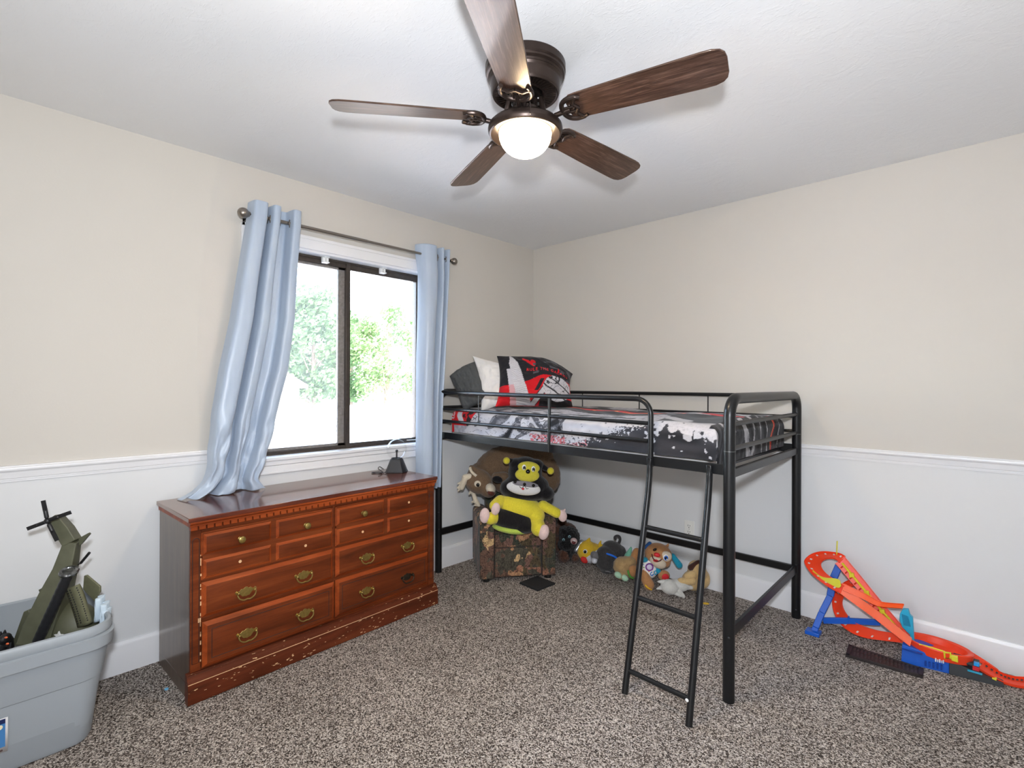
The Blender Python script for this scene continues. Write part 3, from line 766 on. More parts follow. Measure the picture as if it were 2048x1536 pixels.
# ------------------------------------------------------------------ mattress
def mat_edge(q): return q
M_sheet = simple('light_grey_fitted_sheet', (206, 205, 203), .85, bump=.3, bs=30, bd=.006)
mt = MB()
def superbox(mb, u0, u1, v0, v1, z0, z1, nu=40, nv=20, e=.02):
    pass
b = MB(); vs = []
for z in (.947, 1.07):
    for (u, v) in ((.022, .062), (.940, .062), (.940, .938), (.022, .938)): vs.append(B(u, v, z))
b.add(vs, [(3, 2, 1, 0), (4, 5, 6, 7), (0, 1, 5, 4), (1, 2, 6, 5), (2, 3, 7, 6), (3, 0, 4, 7)])
solo('mattress', b, M_sheet, 'mattress in grey-white sheet on the loft bed under the comforter', 'mattress', bevel=.03, bseg=4)

# ------------------------------------------------------------------ comforter: a printed quilt folded over the sides
LBED, WBED = 1.985, 1.0
def fold(s, r):
    """distance past an edge -> (out, down) around a radius r"""
    if s <= -r*.57: return s, 0.
    a = (s+r*.57)/r
    if a < pi/2: return -r*.57+r*sin(a), r*(1-cos(a))
    return -r*.57+r, r+(a-pi/2)*r
RF = .055
U0, U1 = .06, .958; V0, V1 = .045, .955       # where the edges sit on the bed
DROP = .150
LU = (U1-U0)*LBED; LW = (V1-V0)*WBED
def comf(a, b_):
    """a: metres along from the head end (0..LU+DROP); b_: metres across, negative = down the front"""
    ou, du = fold(a-LU, RF)
    of, df = fold(-b_, RF); ob, db = fold(b_-LW, RF)
    u = U0+(LU+ou)/LBED; 
    yy = -of if b_ < LW/2 else LW+ob
    v = V0+yy/WBED
    d = max(du, df, db)
    z = 1.128-d
    top = 1-sstep(0, .04, d)
    q = V((a*1.0, b_*1.0, 0))
    z += top*(.020*noise.noise(q*2.2+V((3, 1, 0)))+.010*noise.noise(q*6+V((0, 3, 2)))+.018*sin(pi*min(1, max(0, b_/LW))))
    w = (.011*noise.noise(V((a*5, b_*7, 2.)))+.006*noise.noise(V((a*14, b_*11, 5.)))-.008*abs(noise.noise(V((a*9+b_*5, b_*16, 8.)))))*(1-top)
    p = B(u, v, max(z, .958))
    if df >= max(du, db): p.y -= w
    elif du >= db: p.x += w*.8
    else: p.y += w*.3
    return p
WHT, GRY, LAV, CHA, BLK, RED, ORG = (lin(c) for c in ((192, 190, 194), (142, 140, 145), (172, 170, 178), (78, 78, 84), (33, 32, 36), (190, 22, 30), (236, 116, 56)))
def mixc(a, b, t): t = min(1, max(0, t)); return tuple(x+(y-x)*t for x, y in zip(a, b))
nz = lambda x, y, z=0.: noise.noise(V((x, y, z)))
def turb(x, y, z=0.): return nz(x, y, z)+.5*nz(2*x, 2*y, z+5)+.25*nz(4*x, 4*y, z+9)
def ccol(a, b_):
    if a > LU-.02 and b_ > -.01:                   # foot end: black with pale strokes and one red slash
        dn = max(0, a-LU)
        s = b_+.30*dn+.025*nz(b_*8, a*8)
        c = BLK
        for (c0, w0, sl) in ((.10, .022, .2), (.22, .012, -.3), (.335, .035, .35), (.47, .020, -.25), (.56, .010, .2), (.66, .014, .1), (.86, .012, 0)):
            if abs(s-c0-sl*dn) < w0*(.6+.8*nz(a*12, c0*40)): c = mixc(WHT, GRY, .35+.5*nz(s*60, a*40))
        if nz(s*34, a*12, 7) > .22: c = mixc(c, CHA, .5)
        if abs(s-.755-.05*dn) < .017+.012*nz(a*20, 9): c = RED
        if abs(s-.75-.05*dn) < .006: c = ORG
        if abs(s-.15-.05*nz(a*14, 3)) < .008 and dn > .05: c = RED
        return c
    if b_ < .02:                                   # front drop, b_ from -.15 (bottom) to 0 (top)
        h = (b_+DROP)/DROP
        x = a+.025*nz(a*9, b_*9)
        if x < .23-.11*(1-h):
            c = RED
            if abs(x-.15-.03*nz(b_*40, 1)) < .030+.03*nz(a*50, b_*50) and h > .3 and nz(a*32, b_*38, 3) > -.2: c = BLK
            if .45 < h < .98 and abs(x-.105+.03*h) < .020: c = WHT
            if x < .03 and h > .6: c = WHT if nz(a*80, b_*80) > 0 else RED
            if h < .32 and x > .02: c = mixc(LAV, GRY, .4+.8*nz(a*50, b_*50))
            return c
        if x < .98:
            g = nz(x*3.2, b_*5, 6.); k = nz(x*5.0+2.2*g, b_*13-x*7, 2.); k2 = nz(x*9+1.5*k, b_*24+x*8, 5.)
            c = mixc(WHT, LAV, .5+.9*nz(x*9, b_*12, 6))
            if k > .12: c = mixc(GRY, CHA, .45+.7*nz(x*70, b_*80, 3))
            if k > .27: c = CHA
            if k > .36 or abs(k-.12) < .015 or abs(k2-.05) < .014: c = BLK
            if x > .60 and abs((x+.9*b_) % .17-.06-.05*k) < .020 and h > .2: c = CHA if nz(x*90, b_*90) > -.2 else GRY
            if h < .28 and .72 < x and nz(x*80, b_*95, 8) > -.05: c = mixc(RED, LAV, .3) if nz(x*70, b_*60) > -.25 else BLK
            return c
        sp = turb(x*75, b_*75, 1.)
        if x < 1.46:                               # speckle that thickens into black towards the foot and hem
            lim = lerp(.02, 1.02, (x-.98)/.48)**1.15*.92+.05*nz(x*8, 2)
            d = h-lim
            if d > .02: return (CHA if sp > .22+1.1*d+.3*nz(x*7, b_*9, 3) else mixc(WHT, LAV, .4+.5*nz(x*30, b_*30))) if sp > -.9+.3*d else GRY
            if d > -.42 and sp > .12-d*1.9: return WHT
            if h < .26 and x < 1.12 and sp > .0: return mixc(RED, LAV, .35)
            return mixc(BLK, CHA, .25+.5*nz(x*6, b_*22))
        k = nz(x*17, b_*19, 9)+.55*nz(x*42, b_*44, 4)+.18*sp
        lim = .13+.34*(1-sstep(.1, .7, h))-.62*sstep(.66, 1.0, h+.12*nz(x*9, 1))
        if x > 1.70: lim -= .55*sstep(.45, .7, h)
        if k > lim: return mixc(WHT, GRY, .2+.6*abs(nz(x*90, b_*90)))
        return mixc(BLK, CHA, .2+.4*nz(x*6, b_*22))
    # top
    x, y = a, b_
    sp = turb(x*40, y*40, 1.); k = turb(x*4.5, y*6.5, 3.)
    line = .40+.04*nz(x*2.5, 9)
    c = mixc(LAV, GRY, .30+.9*nz(x*6, y*6, 2))
    if sp > .30: c = mixc(c, CHA, .6)
    if k > .20: c = CHA
    if k > .33: c = BLK
    if abs(y-line) < .12+.06*nz(x*7, 1): c = BLK if nz(x*9, y*14, 5) > -.25 else CHA
    if abs(y-line-.03) < .026+.02*nz(x*11, 6): c = RED if nz(x*25, y*30) > -.25 else ORG
    if x < .9 and y < .18: c = BLK if nz(x*14, y*24, 7) > .05 else mixc(c, WHT, .5)
    if x > LU-.32:
        s = x*.3+y+.03*nz(x*9, y*9); m = nz(s*12, x*1.5, 4); c = BLK if m > -.12 else mixc(GRY, WHT, .4)
        if abs(y-line-.10+.25*(x-LU+.32)) < .024: c = RED
    return c
def comf_mesh():
    mb = MB(); cols = []
    NA, NBq = 430, 250
    A1 = LU+DROP+.03; Bm0, Bm1 = -DROP, LW+.13
    for j in range(NBq+1):
        # finer rows on the front drop
        f = j/NBq; b_ = lerp(Bm0, .06, f/.32) if f < .32 else lerp(.06, Bm1, (f-.32)/.68)
        for i in range(NA+1):
            a = A1*i/NA
            mb.v.append(comf(a, b_)); cols.append(ccol(a, b_))
    W = NA+1
    for j in range(NBq):
        for i in range(NA): mb.f.append((j*W+i, j*W+i+1, (j+1)*W+i+1, (j+1)*W+i))
    return mb, cols
mbc, colc = comf_mesh()
M_print = vcol_mat('printed_cotton', bs=35, bump=.35, bd=.006)
cf = solo('comforter', mbc, M_print, 'black, grey and red printed comforter spread over the loft bed', 'comforter', cols=colc, sharp=0)
# ------------------------------------------------------------------ pillows
def pillow_fn(w, h, t, pw=2.6, corner=.06, seed=0, wr=.01, droop=0., dl=0.):
    def f(s, q, side):
        k = (1-abs(s)**pw)*(1-abs(q)**pw)
        z = side*t*max(0, k)**.55
        cx = 1+corner*(abs(s)*abs(q))**3-.05*(1-q*q)*abs(s)**4
        cy = 1+corner*(abs(s)*abs(q))**3-.06*(1-s*s)*abs(q)**4
        n_ = wr*nz(s*3+seed, q*3, side*2)+wr*.5*nz(s*8+seed, q*8, side*3)
        zz = q*h*cy+.02*(1-s*s)*max(0, q)-(droop*max(0, s)**2+dl*(s+1)/2)*max(0, q+.2)
        return V((s*w*cx, z+n_*max(0, k)**.3, zz))
    return f
def pillow_mesh(f, M, n=60, colf=None):
    mb = MB(); cols = []
    for side in (-1, 1):
        base = len(mb.v)
        for j in range(n+1):
            for i in range(n+1):
                s = -cos(pi*i/n); q = -cos(pi*j/n); s = .5*s+.5*(2*i/n-1); q = .5*q+.5*(2*j/n-1)
                mb.v.append(M @ f(s, q, side)); cols.append(colf(s, q, side) if colf else (1, 1, 1))
        for j in range(n):
            for i in range(n): mb.f.append((base+j*(n+1)+i, base+j*(n+1)+i+1, base+(j+1)*(n+1)+i+1, base+(j+1)*(n+1)+i))
    return mb, cols
YAW = .7629811715
def face_cam(loc, yaw=0., tilt=0., roll=0.):
    """frame looking roughly back into the room: x to the right, -y towards the room, z up"""
    return Matrix.Translation(V(loc)) @ Matrix.Rotation(YAW+yaw, 4, 'Z') @ Matrix.Rotation(tilt, 4, 'X') @ Matrix.Rotation(roll, 4, 'Y')
M_pil = face_cam((.632, -.697, 1.312), yaw=.10, tilt=-.38, roll=.05)
fp = pillow_fn(.245, .172, .095, 2.8, .05, 3, .014, droop=.085)
def pcol(s, q, side):
    if side > 0: return BLK if q > -.1 else RED
    sl = lerp(-.30, -.70, (q+1)/2)                  # slanting striped edge of the open pillowcase
    wdt = lerp(.20, .10, (q+1)/2) if q < .62 else .10*(1-(q-.62)/.38)
    if sl-wdt < s < sl+wdt*.9:
        st = (q*1.0+s*.25)*15
        return mixc(WHT, GRY, .9) if (st % 1) < .24 else WHT
    if sl-wdt*1.8 < s <= sl-wdt and q < .35: return mixc(WHT, LAV, .6) if q > -.30 else mixc(RED, WHT, .55)
    bd = lerp(-.22, .12, sstep(-.5, .25, s))-.10*sstep(.55, 1, s)
    if s < sl: bd = -.30
    if q > bd:
        c = BLK
        if abs(q-(.70-.9*(s+.33)))<.05 and -.38 < s < -.05 and q > .42: c = RED
        if abs((s+.10)/.07)**2+abs((q-.60)/.10)**2 < 1: c = RED
        if abs(s-.60) < .022 and .34 < q < .55: c = RED
        if nz(s*5, q*7, 2) > .28 and s > -.1: c = CHA
        return c
    # pale abstract sweep over the red lower half
    e = ((s-.56)/.40)**2+((q+.34)/.50)**2
    if e < 1:
        k = nz(s*8, q*6, 4); ring = abs((q+.9*s-.16) % .42-.2)
        c = mixc(WHT, GRY, .25)
        if ring < .030 or abs(k) < .035: c = BLK
        if q > -.22 and abs(k-.2) < .12 and s < .62: c = BLK
        return c
    e2 = ((s-.16-.5*(q+.5))/.10)**2
    if -.2 < s < .35 and e2 < 1 and q < -.25: return BLK if e2 > .55 else mixc(WHT, GRY, .3)
    if abs(s-.13-.35*(q+.1)) < .05 and -.5 < q < -.02: return BLK
    if s > .1 and q < -.72: return BLK
    return RED
pm, pc = pillow_mesh(fp, M_pil, 150, pcol)
pp = thing('pillow', 'black and red printed pillow leaning at the head of the bed', 'pillow', (.625, -.69, 1.16), 0, 'pillows on the loft bed')
part('pillow_cushion', pm, M_print, pp, world=True, cols=pc, sharp=0)
tv, tf = text_mesh('RULE THE GALAXY', 1., 0, 1.25)
xs = [v.x for v in tv]; w_ = max(xs)-min(xs)
mb = MB(); pts = []
for v in tv:
    X_ = v.x/w_*2; s = .30+.57*X_; q = .27+.06*(1-X_*X_)+v.y*.125*1.25
    p = fp(s, q, -1); p.y -= .0022; pts.append(M_pil @ p)
mb.add(pts, tf)
part('lettering', mb, simple('red_print', (214, 28, 34), .8), pp, world=True, smooth=False)
# white pillow
M_w = face_cam((.385, -.775, 1.335), yaw=-.12, tilt=-.30, roll=-.20)
pm, pc = pillow_mesh(pillow_fn(.150, .190, .065, 2.4, .10, 9, .016, dl=.13), M_w, 60)
wp = thing('pillow', 'plain white pillow standing behind the printed pillow', 'pillow', (.415, -.775, 1.16), 0, 'pillows on the loft bed')
part('pillow_cushion', pm, simple('white_cotton', (226, 223, 219), .9, bump=.3, bs=25, bd=.006), wp, world=True, sharp=0)
# grey pillow folded over beside the bed end
M_g = face_cam((.215, -.900, 1.285), yaw=-.35, tilt=-.25, roll=-.52)
pm, pc = pillow_mesh(pillow_fn(.105, .145, .062, 3.2, .02, 21, .014), M_g, 60)
gp = thing('pillow', 'charcoal grey pillow propped at the window end of the bed', 'pillow', (.215, -.90, 1.14), 0, 'pillows on the loft bed')
part('pillow_cushion', pm, simple('charcoal_cotton', (74, 76, 77), .9, bump=.3, bs=40, bd=.005, var=.12, vs=8), gp, world=True, sharp=0)
G = {'liftA':[[2.262,-0.075,0.398],[2.343,-0.09,0.311],[2.422,-0.11,0.225],[2.487,-0.125,0.158],[2.543,-0.14,0.1]],'liftB':[[2.227,-0.1,0.361],[2.311,-0.115,0.274],[2.393,-0.135,0.19],[2.459,-0.15,0.127],[2.518,-0.165,0.068]],'loopO':[[2.266,-0.07,0.394],[2.239,-0.06,0.399],[2.196,-0.055,0.395],[2.149,-0.055,0.386],[2.108,-0.065,0.365],[2.084,-0.08,0.336],[2.088,-0.1,0.319],[2.123,-0.13,0.29],[2.17,-0.15,0.266],[2.214,-0.165,0.25],[2.266,-0.175,0.236]],'loopI':[[2.244,-0.1,0.366],[2.232,-0.1,0.377],[2.211,-0.1,0.38],[2.18,-0.1,0.368],[2.165,-0.105,0.351],[2.165,-0.115,0.336],[2.176,-0.125,0.32],[2.199,-0.14,0.306],[2.226,-0.15,0.295],[2.253,-0.16,0.288],[2.279,-0.165,0.274]],'downA':[[2.272,-0.165,0.269],[2.352,-0.17,0.231],[2.422,-0.18,0.196],[2.494,-0.19,0.153],[2.557,-0.2,0.116]],'downB':[[2.261,-0.175,0.238],[2.339,-0.18,0.196],[2.413,-0.19,0.159],[2.487,-0.2,0.116],[2.552,-0.21,0.081]],'rampA':[[2.268,-0.16,0.284],[2.354,-0.155,0.261],[2.409,-0.15,0.238],[2.445,-0.15,0.233],[2.522,-0.15,0.248]],'rampB':[[2.276,-0.175,0.254],[2.352,-0.17,0.235],[2.411,-0.165,0.215],[2.447,-0.165,0.217],[2.517,-0.165,0.232]],'lowO':[[2.312,-0.06,0.278],[2.279,-0.06,0.267],[2.253,-0.065,0.241],[2.226,-0.07,0.196],[2.216,-0.08,0.146],[2.23,-0.095,0.092],[2.265,-0.115,0.051],[2.317,-0.13,0.033],[2.376,-0.14,0.033],[2.446,-0.15,0.049],[2.521,-0.16,0.068]],'lowI':[[2.322,-0.075,0.26],[2.3,-0.08,0.249],[2.279,-0.085,0.225],[2.264,-0.09,0.189],[2.26,-0.1,0.156],[2.274,-0.11,0.123],[2.305,-0.12,0.095],[2.35,-0.13,0.084],[2.407,-0.135,0.082],[2.458,-0.14,0.089],[2.518,-0.15,0.104]],'exWallA':[[2.758,-0.09,0.087],[2.808,-0.085,0.061],[2.852,-0.08,0.034]],'exWallB':[[2.769,-0.1,0.06],[2.808,-0.095,0.04],[2.844,-0.09,0.015]],'exA':[[2.804,-0.1,0.055],[2.852,-0.09,0.025],[2.891,-0.08,0.015],[2.936,-0.07,0.022],[3.001,-0.06,0.045]],'exB':[[2.783,-0.155,0.042],[2.845,-0.15,0.014],[2.89,-0.145,0.006],[2.935,-0.14,0.011],[2.998,-0.13,0.026]],'strip':[[2.256,-0.082,0.368],[2.345,-0.1,0.274],[2.423,-0.12,0.195],[2.513,-0.143,0.108]],'clipA':[[2.126,-0.13,0.305],[2.18,-0.15,0.289],[2.253,-0.17,0.303],[2.268,-0.18,0.275]],'clipB':[[2.131,-0.13,0.292],[2.184,-0.155,0.274],[2.247,-0.18,0.262],[2.262,-0.18,0.265]],'leg':[[2.238,-0.075,0.344],[2.218,-0.095,0.279],[2.208,-0.12,0.188],[2.178,-0.16,0.103],[2.159,-0.2,0.033],[2.154,-0.215,0.008]],'bar':[[2.181,-0.15,0.06],[2.293,-0.13,0.088],[2.423,-0.12,0.118]],'flag':[[2.225,-0.065,0.373],[2.226,-0.062,0.421],[2.227,-0.06,0.47]],'cyan':[[2.507,-0.15,0.2],[2.518,-0.15,0.227],[2.539,-0.15,0.231],[2.545,-0.15,0.208],[2.556,-0.15,0.196],[2.563,-0.15,0.07],[2.55,-0.15,0.065],[2.546,-0.15,0.113],[2.516,-0.15,0.14],[2.506,-0.15,0.17]],'latch':[[2.674,-0.21,0.095],[2.695,-0.21,0.1],[2.695,-0.21,0.075],[2.676,-0.21,0.07]],'latch2':[[2.696,-0.21,0.093],[2.72,-0.21,0.095],[2.722,-0.21,0.07],[2.699,-0.21,0.071]],'yclip':[[2.805,-0.155,0.011],[2.846,-0.155,0.028],[2.845,-0.155,0.012],[2.812,-0.155,0.001]],'yrail':[[2.584,-0.2,0.096],[2.632,-0.2,0.096],[2.676,-0.205,0.096]]}
# ------------------------------------------------------------------ grey storage tote
M_tote = simple('grey_tote_plastic', (154, 161, 167), .42, spec=.4, bump=.04, bs=200, bd=.001)
TX0, TX1, TY0, TY1, TZ = .022, .535, -3.62, -2.888, .432
tote = thing('storage_tote', 'large grey plastic storage tote full of toys in the left corner', 'storage bin', ((TX0+TX1)/2, (TY0+TY1)/2, 0))
def rrect(hx, hy, r, n=7, bow=0.):
    out = []
    for cx, cy, a0 in ((hx-r, hy-r, 0), (-hx+r, hy-r, pi/2), (-hx+r, -hy+r, pi), (hx-r, -hy+r, 1.5*pi)):
        for k in range(n):
            a = a0+pi/2*k/(n-1); out.append((cx+r*cos(a), cy+r*sin(a)))
    return out
def ring_stack(levels):
    """levels: (z, hx, hy, r, xshift)"""
    mb = MB(); N = 28
    for (z, hx, hy, r, xs) in levels:
        for (x, y) in rrect(hx, hy, r): mb.v.append(V((x+xs, y, z)))
    for l in range(len(levels)-1):
        for k in range(N):
            k2 = (k+1) % N; mb.f.append((l*N+k, l*N+k2, (l+1)*N+k2, (l+1)*N+k))
    return mb
HX, HY = (TX1-TX0)/2, (TY1-TY0)/2
def lev(z, inset=0, extra=0):
    t = z/TZ; k = .062*(1-t)
    return HX-k-inset+extra, HY-.055*(1-t)-inset+extra
L_ = []
a, b = lev(0); L_.append((0, a-.03, b-.03, .05, -.002)); L_.append((.004, a-.008, b-.008, .055, -.002)); L_.append((.02, a, b, .06, -.002))
a, b = lev(.235); L_.append((.235, a-.006, b-.006, .068, -.002)); L_.append((.241, a, b, .07, -.002))
a, b = lev(.35); L_.append((.35, a, b, .075, -.001)); L_.append((.353, a+.012, b+.012, .08, 0))
a, b = lev(.395); L_.append((.395, a+.010, b+.010, .082, 0)); L_.append((.398, HX-.004, HY-.004, .088, 0)); L_.append((.405, HX, HY, .09, 0)); L_.append((.424, HX, HY, .09, 0)); L_.append((.432, HX-.004, HY-.004, .087, 0)); L_.append((.434, HX-.012, HY-.012, .08, 0)); L_.append((.428, HX-.018, HY-.018, .075, 0))
a, b = lev(.36); L_.append((.36, a-.006, b-.006, .07, 0))
a, b = lev(.02); L_.append((.02, a-.006, b-.006, .055, 0)); L_.append((.012, a-.03, b-.03, .04, 0))
rs = ring_stack(L_); n_ = len(rs.v); rs.f.append(tuple(range(n_-28, n_))); rs.f.append(tuple(range(27, -1, -1)))
part('bin_body', rs, M_tote, tote, sharp=32)
gv = MB(); gv.box((HX-.042, .04, .33), (HX-.036, .24, .3355), Matrix.Rotation(-.0, 4, 'X'))
# paper label on the front
def fpt(y, z, d): return V((lev(z)[0]+d-.002, y, z))
def flat_label(y0, y1, z0, z1, d): return MB().add([fpt(y0, z0, d), fpt(y1, z0, d), fpt(y1, z1, d), fpt(y0, z1, d)], [(0, 1, 2, 3)])
def yl(y): return y-(TY0+TY1)/2
lb = part('paper_label', flat_label(yl(-3.33), yl(-3.166), .085, .205, .0012), simple('white_label_paper', (232, 232, 234), .5), tote, solid=.0006)
part('label_panel', flat_label(yl(-3.33), yl(-3.172), .104, .188, .0022), simple('label_blue', (70, 130, 190), .45), lb)
part('label_band', flat_label(yl(-3.33), yl(-3.172), .186, .202, .0024), simple('label_navy', (24, 40, 92), .45), lb)
dm = Matrix.Translation(fpt(yl(-3.186), .176, .0026)) @ Matrix.Rotation(pi/2, 4, 'Y')
part('label_emblem', MB().lathe([(0, 0), (.008, 0), (.008, .0006), (0, .0006)], n=24, M=dm), simple('label_cream', (236, 224, 190), .5), lb)
part('label_fine_print', MB().box((0, 0, 0), (.0008, .012, .006), Matrix.Translation(fpt(yl(-3.19), .09, .0016))), simple('label_dark_print', (80, 60, 60), .5), lb)

# view helper: a toy drawn in its own upright front view (x right, y away, z up), turned towards the room
class Toy:
    def __init__(s, name, label, cat, loc, yaw, u0, v0, sc, group=None, base=0., lean=(0., 0.)):
        s.o = thing(name, label, cat, loc, YAW+yaw, group); s.u0, s.v0, s.s, s.b = u0, v0, sc, base; s.lean = lean
    def P(s, u, v, d=0.): return V(((u-s.u0)*s.s+d*s.lean[0], d, (s.v0-v)*s.s+s.b+d*s.lean[1]))
    def ell(s, mb, u, v, ru, rv, d=0., rd=None, ang=0.):
        rd = min(ru, rv)*s.s if rd is None else rd
        return mb.ell(s.P(u, v, d), (ru*s.s, rd, rv*s.s), (0, radians(ang), 0), 24, 16)
    def cap(s, mb, a, b, r0, r1=None):
        return mb.cap(s.P(*a), s.P(*b), r0*s.s, (r1 if r1 is not None else r0)*s.s, 16)
    def tube(s, mb, pts, r, n=10): return mb.tube(bez([s.P(*p) for p in pts], 5), r*s.s, n)
    def disc(s, u, v, ru, rv, d, th=.004, ang=0.):
        return MB().ell(s.P(u, v, d), (ru*s.s, th, rv*s.s), (0, radians(ang), 0), 24, 12)
    def part(s, name, mb, mat, parent=None, **kw): return part(name, mb, mat, parent or s.o, **kw)

# ------------------------------------------------------------------ toys in the tote
M_olive = simple('olive_toy_plastic', (84, 85, 66), .5, var=.12, vs=30)
M_olive2 = simple('light_olive_toy_plastic', (102, 102, 78), .55, var=.15, vs=50)
M_blkp = simple('black_toy_plastic', (26, 26, 28), .42)
H_ = Toy('toy_helicopter', 'olive green army toy helicopter standing tail-up in the tote', 'toy helicopter', (.2478, -3.0454, .2), 0, 500, 1300, .0003831, base=.1764, lean=(-.9, -.40))
m = MB(); pts = [H_.P(716, 455, 0), H_.P(650, 720, -.005), H_.P(560, 960, -.01), H_.P(440, 1280, -.02), H_.P(400, 1430, -.025)]
m.tube(pts, [.030, .042, .056, .068, .072], 4, up=(.3, -1, 0))
H_.part('tail_boom', m, M_olive, bevel=.003)
m = MB().tube([H_.P(716, 470, 0), H_.P(640, 350, 0), H_.P(545, 235, -.004), H_.P(530, 215, -.004)], [.033, .033, .030, .018], 4, up=(.3, -1, 0))
H_.part('tail_fin', m, M_olive, bevel=.003)
tr = H_.part('tail_rotor', MB().cyl(H_.P(470, 275, -.055), H_.P(490, 275, -.01), .009, n=14).ell(H_.P(468, 275, -.055), .011, nu=14, nv=10), M_blkp)
for (a, b) in (((425, 80), (460, 240)), ((692, 192), (495, 262)), ((274, 353), (440, 290)), ((562, 466), (484, 315))):
    m = MB().bar(H_.P(*b, -.056), H_.P(*a, -.056), .0135, .004, up=(.2, -1, .0)); m.cap(H_.P(*b, -.056), H_.P(lerp(b[0], a[0], .35), lerp(b[1], a[1], .35), -.056), .0065)
    H_.part('rotor_blade', m, M_blkp, tr)
H_.part('stabilizer', MB().prism([(H_.P(u, v).x, H_.P(u, v).z) for u, v in ((785, 425), (880, 372), (893, 384), (820, 470), (790, 500))], -.004, .004), M_olive)
H_.part('stabilizer', MB().prism([(H_.P(u, v).x, H_.P(u, v).z) for u, v in ((780, 822), (805, 815), (942, 930), (942, 985), (885, 1080), (770, 960))], .022, .030), M_olive2, bevel=.002)
H_.part('landing_strut', MB().prism([(H_.P(u, v).x, H_.P(u, v).z) for u, v in ((250, 1150), (300, 1130), (312, 1172), (372, 1140), (385, 1160), (290, 1290), (262, 1480), (130, 1490))], -.008, .010), M_olive, bevel=.003)
H_.part('side_step', MB().prism([(H_.P(u, v).x, H_.P(u, v).z) for u, v in ((405, 930), (470, 895), (480, 960), (430, 985))], -.012, .012), M_olive, bevel=.002)
m = MB(); H_.ell(m, 700, 1330, 260, 270, .03, .075, 12)
H_.part('fuselage', m, M_olive)
# curved vented cowl
def cowl(u, v):
    a = lerp(640, 775, u)+lerp(0, 130, v**.8); b = lerp(930, 880, u)+lerp(0, 370, v)
    return H_.P(a+10*sin(pi*u), b, -.052-.016*sin(pi*u)+.012*v)
H_.part('engine_cowl', MB().grid(cowl, 8, 14), M_olive2, solid=.006)
ho = MB()
for k in range(15):
    for uu in (.10, .26, .74, .90):
        p = cowl(uu, .06+.9*k/15); ho.ell(p+V((0, -.004, 0)), (.0024, .002, .0030), nu=8, nv=6)
H_.part('vent_holes', ho, M_blkp)
st = []
for k in range(10):
    a = pi/2+pi*k/5; r = .017 if k % 2 == 0 else .007; st.append((r*cos(a), r*sin(a)))
c = H_.P(580, 1385, -.048)
H_.part('star_emblem', MB().prism([(c.x+x, c.z+z) for x, z in st], c.y-.002, c.y+.004), simple('white_emblem', (224, 224, 222), .5))
H_.part('gun_barrel', MB().cyl(H_.P(690, 728, .02), H_.P(800, 675, .02), .002, n=8).cyl(H_.P(800, 672, .02), H_.P(888, 566, .02), .0048, n=10), M_blkp)
sw = Toy('toy_sword', 'black ribbed toy sword handle with silver pommel across the toy helicopter', 'toy sword', (.2478, -3.0454, .2), 0, 500, 1300, .0003831, base=.1764, lean=(-.9, -.40))
m = MB(); A, Bq = sw.P(665, 800, -.085), sw.P(350, 1500, -.075); pts = []; rr_ = []
for k in range(57):
    t = k/56; pts.append(A.lerp(Bq, t)); rr_.append(.0155+.0012*abs(sin(t*pi*12)))
sw.part('grip', m.tube(pts, rr_, 16), simple('black_rubber_grip', (32, 32, 35), .38))
M = Matrix.Translation(sw.P(676, 770, -.086)) @ Matrix.Rotation(radians(8), 4, 'Y') @ Matrix.Rotation(radians(18), 4, 'X')
sw.part('pommel', MB().lathe([(0, -.010), (.022, -.010), (.028, -.004), (.030, .003), (.027, .008), (.018, .009), (.016, .006), (0, .006)], n=28, M=M), simple('chrome_and_black', (120, 122, 124), .2, .9, var=.6, vs=60))
dk = Toy('toy_creature', 'black spiky toy creature with orange eyes at the edge of the tote', 'toy', (.2478, -3.0454, .2), 0, 500, 1300, .0003831, base=.1764, lean=(-.9, -.40))
m = MB(); dk.ell(m, 30, 1500, 75, 120, -.03, .04); dk.ell(m, 62, 1412, 42, 50, -.05, .022)
for (u, v, e) in ((60, 1335, 25), (20, 1350, 20), (-10, 1365, 22), (95, 1400, 18), (118, 1455, 16)): dk.cap(m, (u-10, v+70, -.045), (u, v, -.045), 30, 7)
b_ = dk.part('creature_body', m, simple('black_scaly_plastic', (24, 23, 25), .5, bump=.5, bs=120, bd=.004))
for (u, v) in ((78, 1396), (92, 1455)): dk.part('creature_eye', MB().ell(dk.P(u, v, -.072), (.0055, .004, .0035), nu=12, nv=8), simple('orange_plastic_eye', (240, 110, 60), .4), b_)
M_pap = simple('pale_blue_cloth', (196, 212, 224), .9)
for i, (u, v, w, lab) in enumerate(((965, 1080, 34, 'pale blue folded cloth tucked inside the tote, nearest the back'), (1015, 1140, 40, 'pale blue folded cloth tucked inside the tote, in the middle'), (1030, 1200, 36, 'pale blue folded cloth tucked inside the tote, nearest the front'))):
    t = Toy('folded_cloth', lab, 'cloth', tuple(V((.2478, -3.0454, .2))+V((.7228*(u-500)*.000383, .691*(u-500)*.000383, 0))+V((-.691, .7228, 0))*.012), -.3, u, 1300, .0003831, 'cloths in the tote', .1764)
    mb = MB().grid(lambda a, b, t=t, u=u, v=v, w=w: t.P(u-w+2*w*a, v-60+230*b, .02*sin(a*6+b)), 10, 8)
    part('cloth_fold', mb, M_pap, t.o, solid=.006)
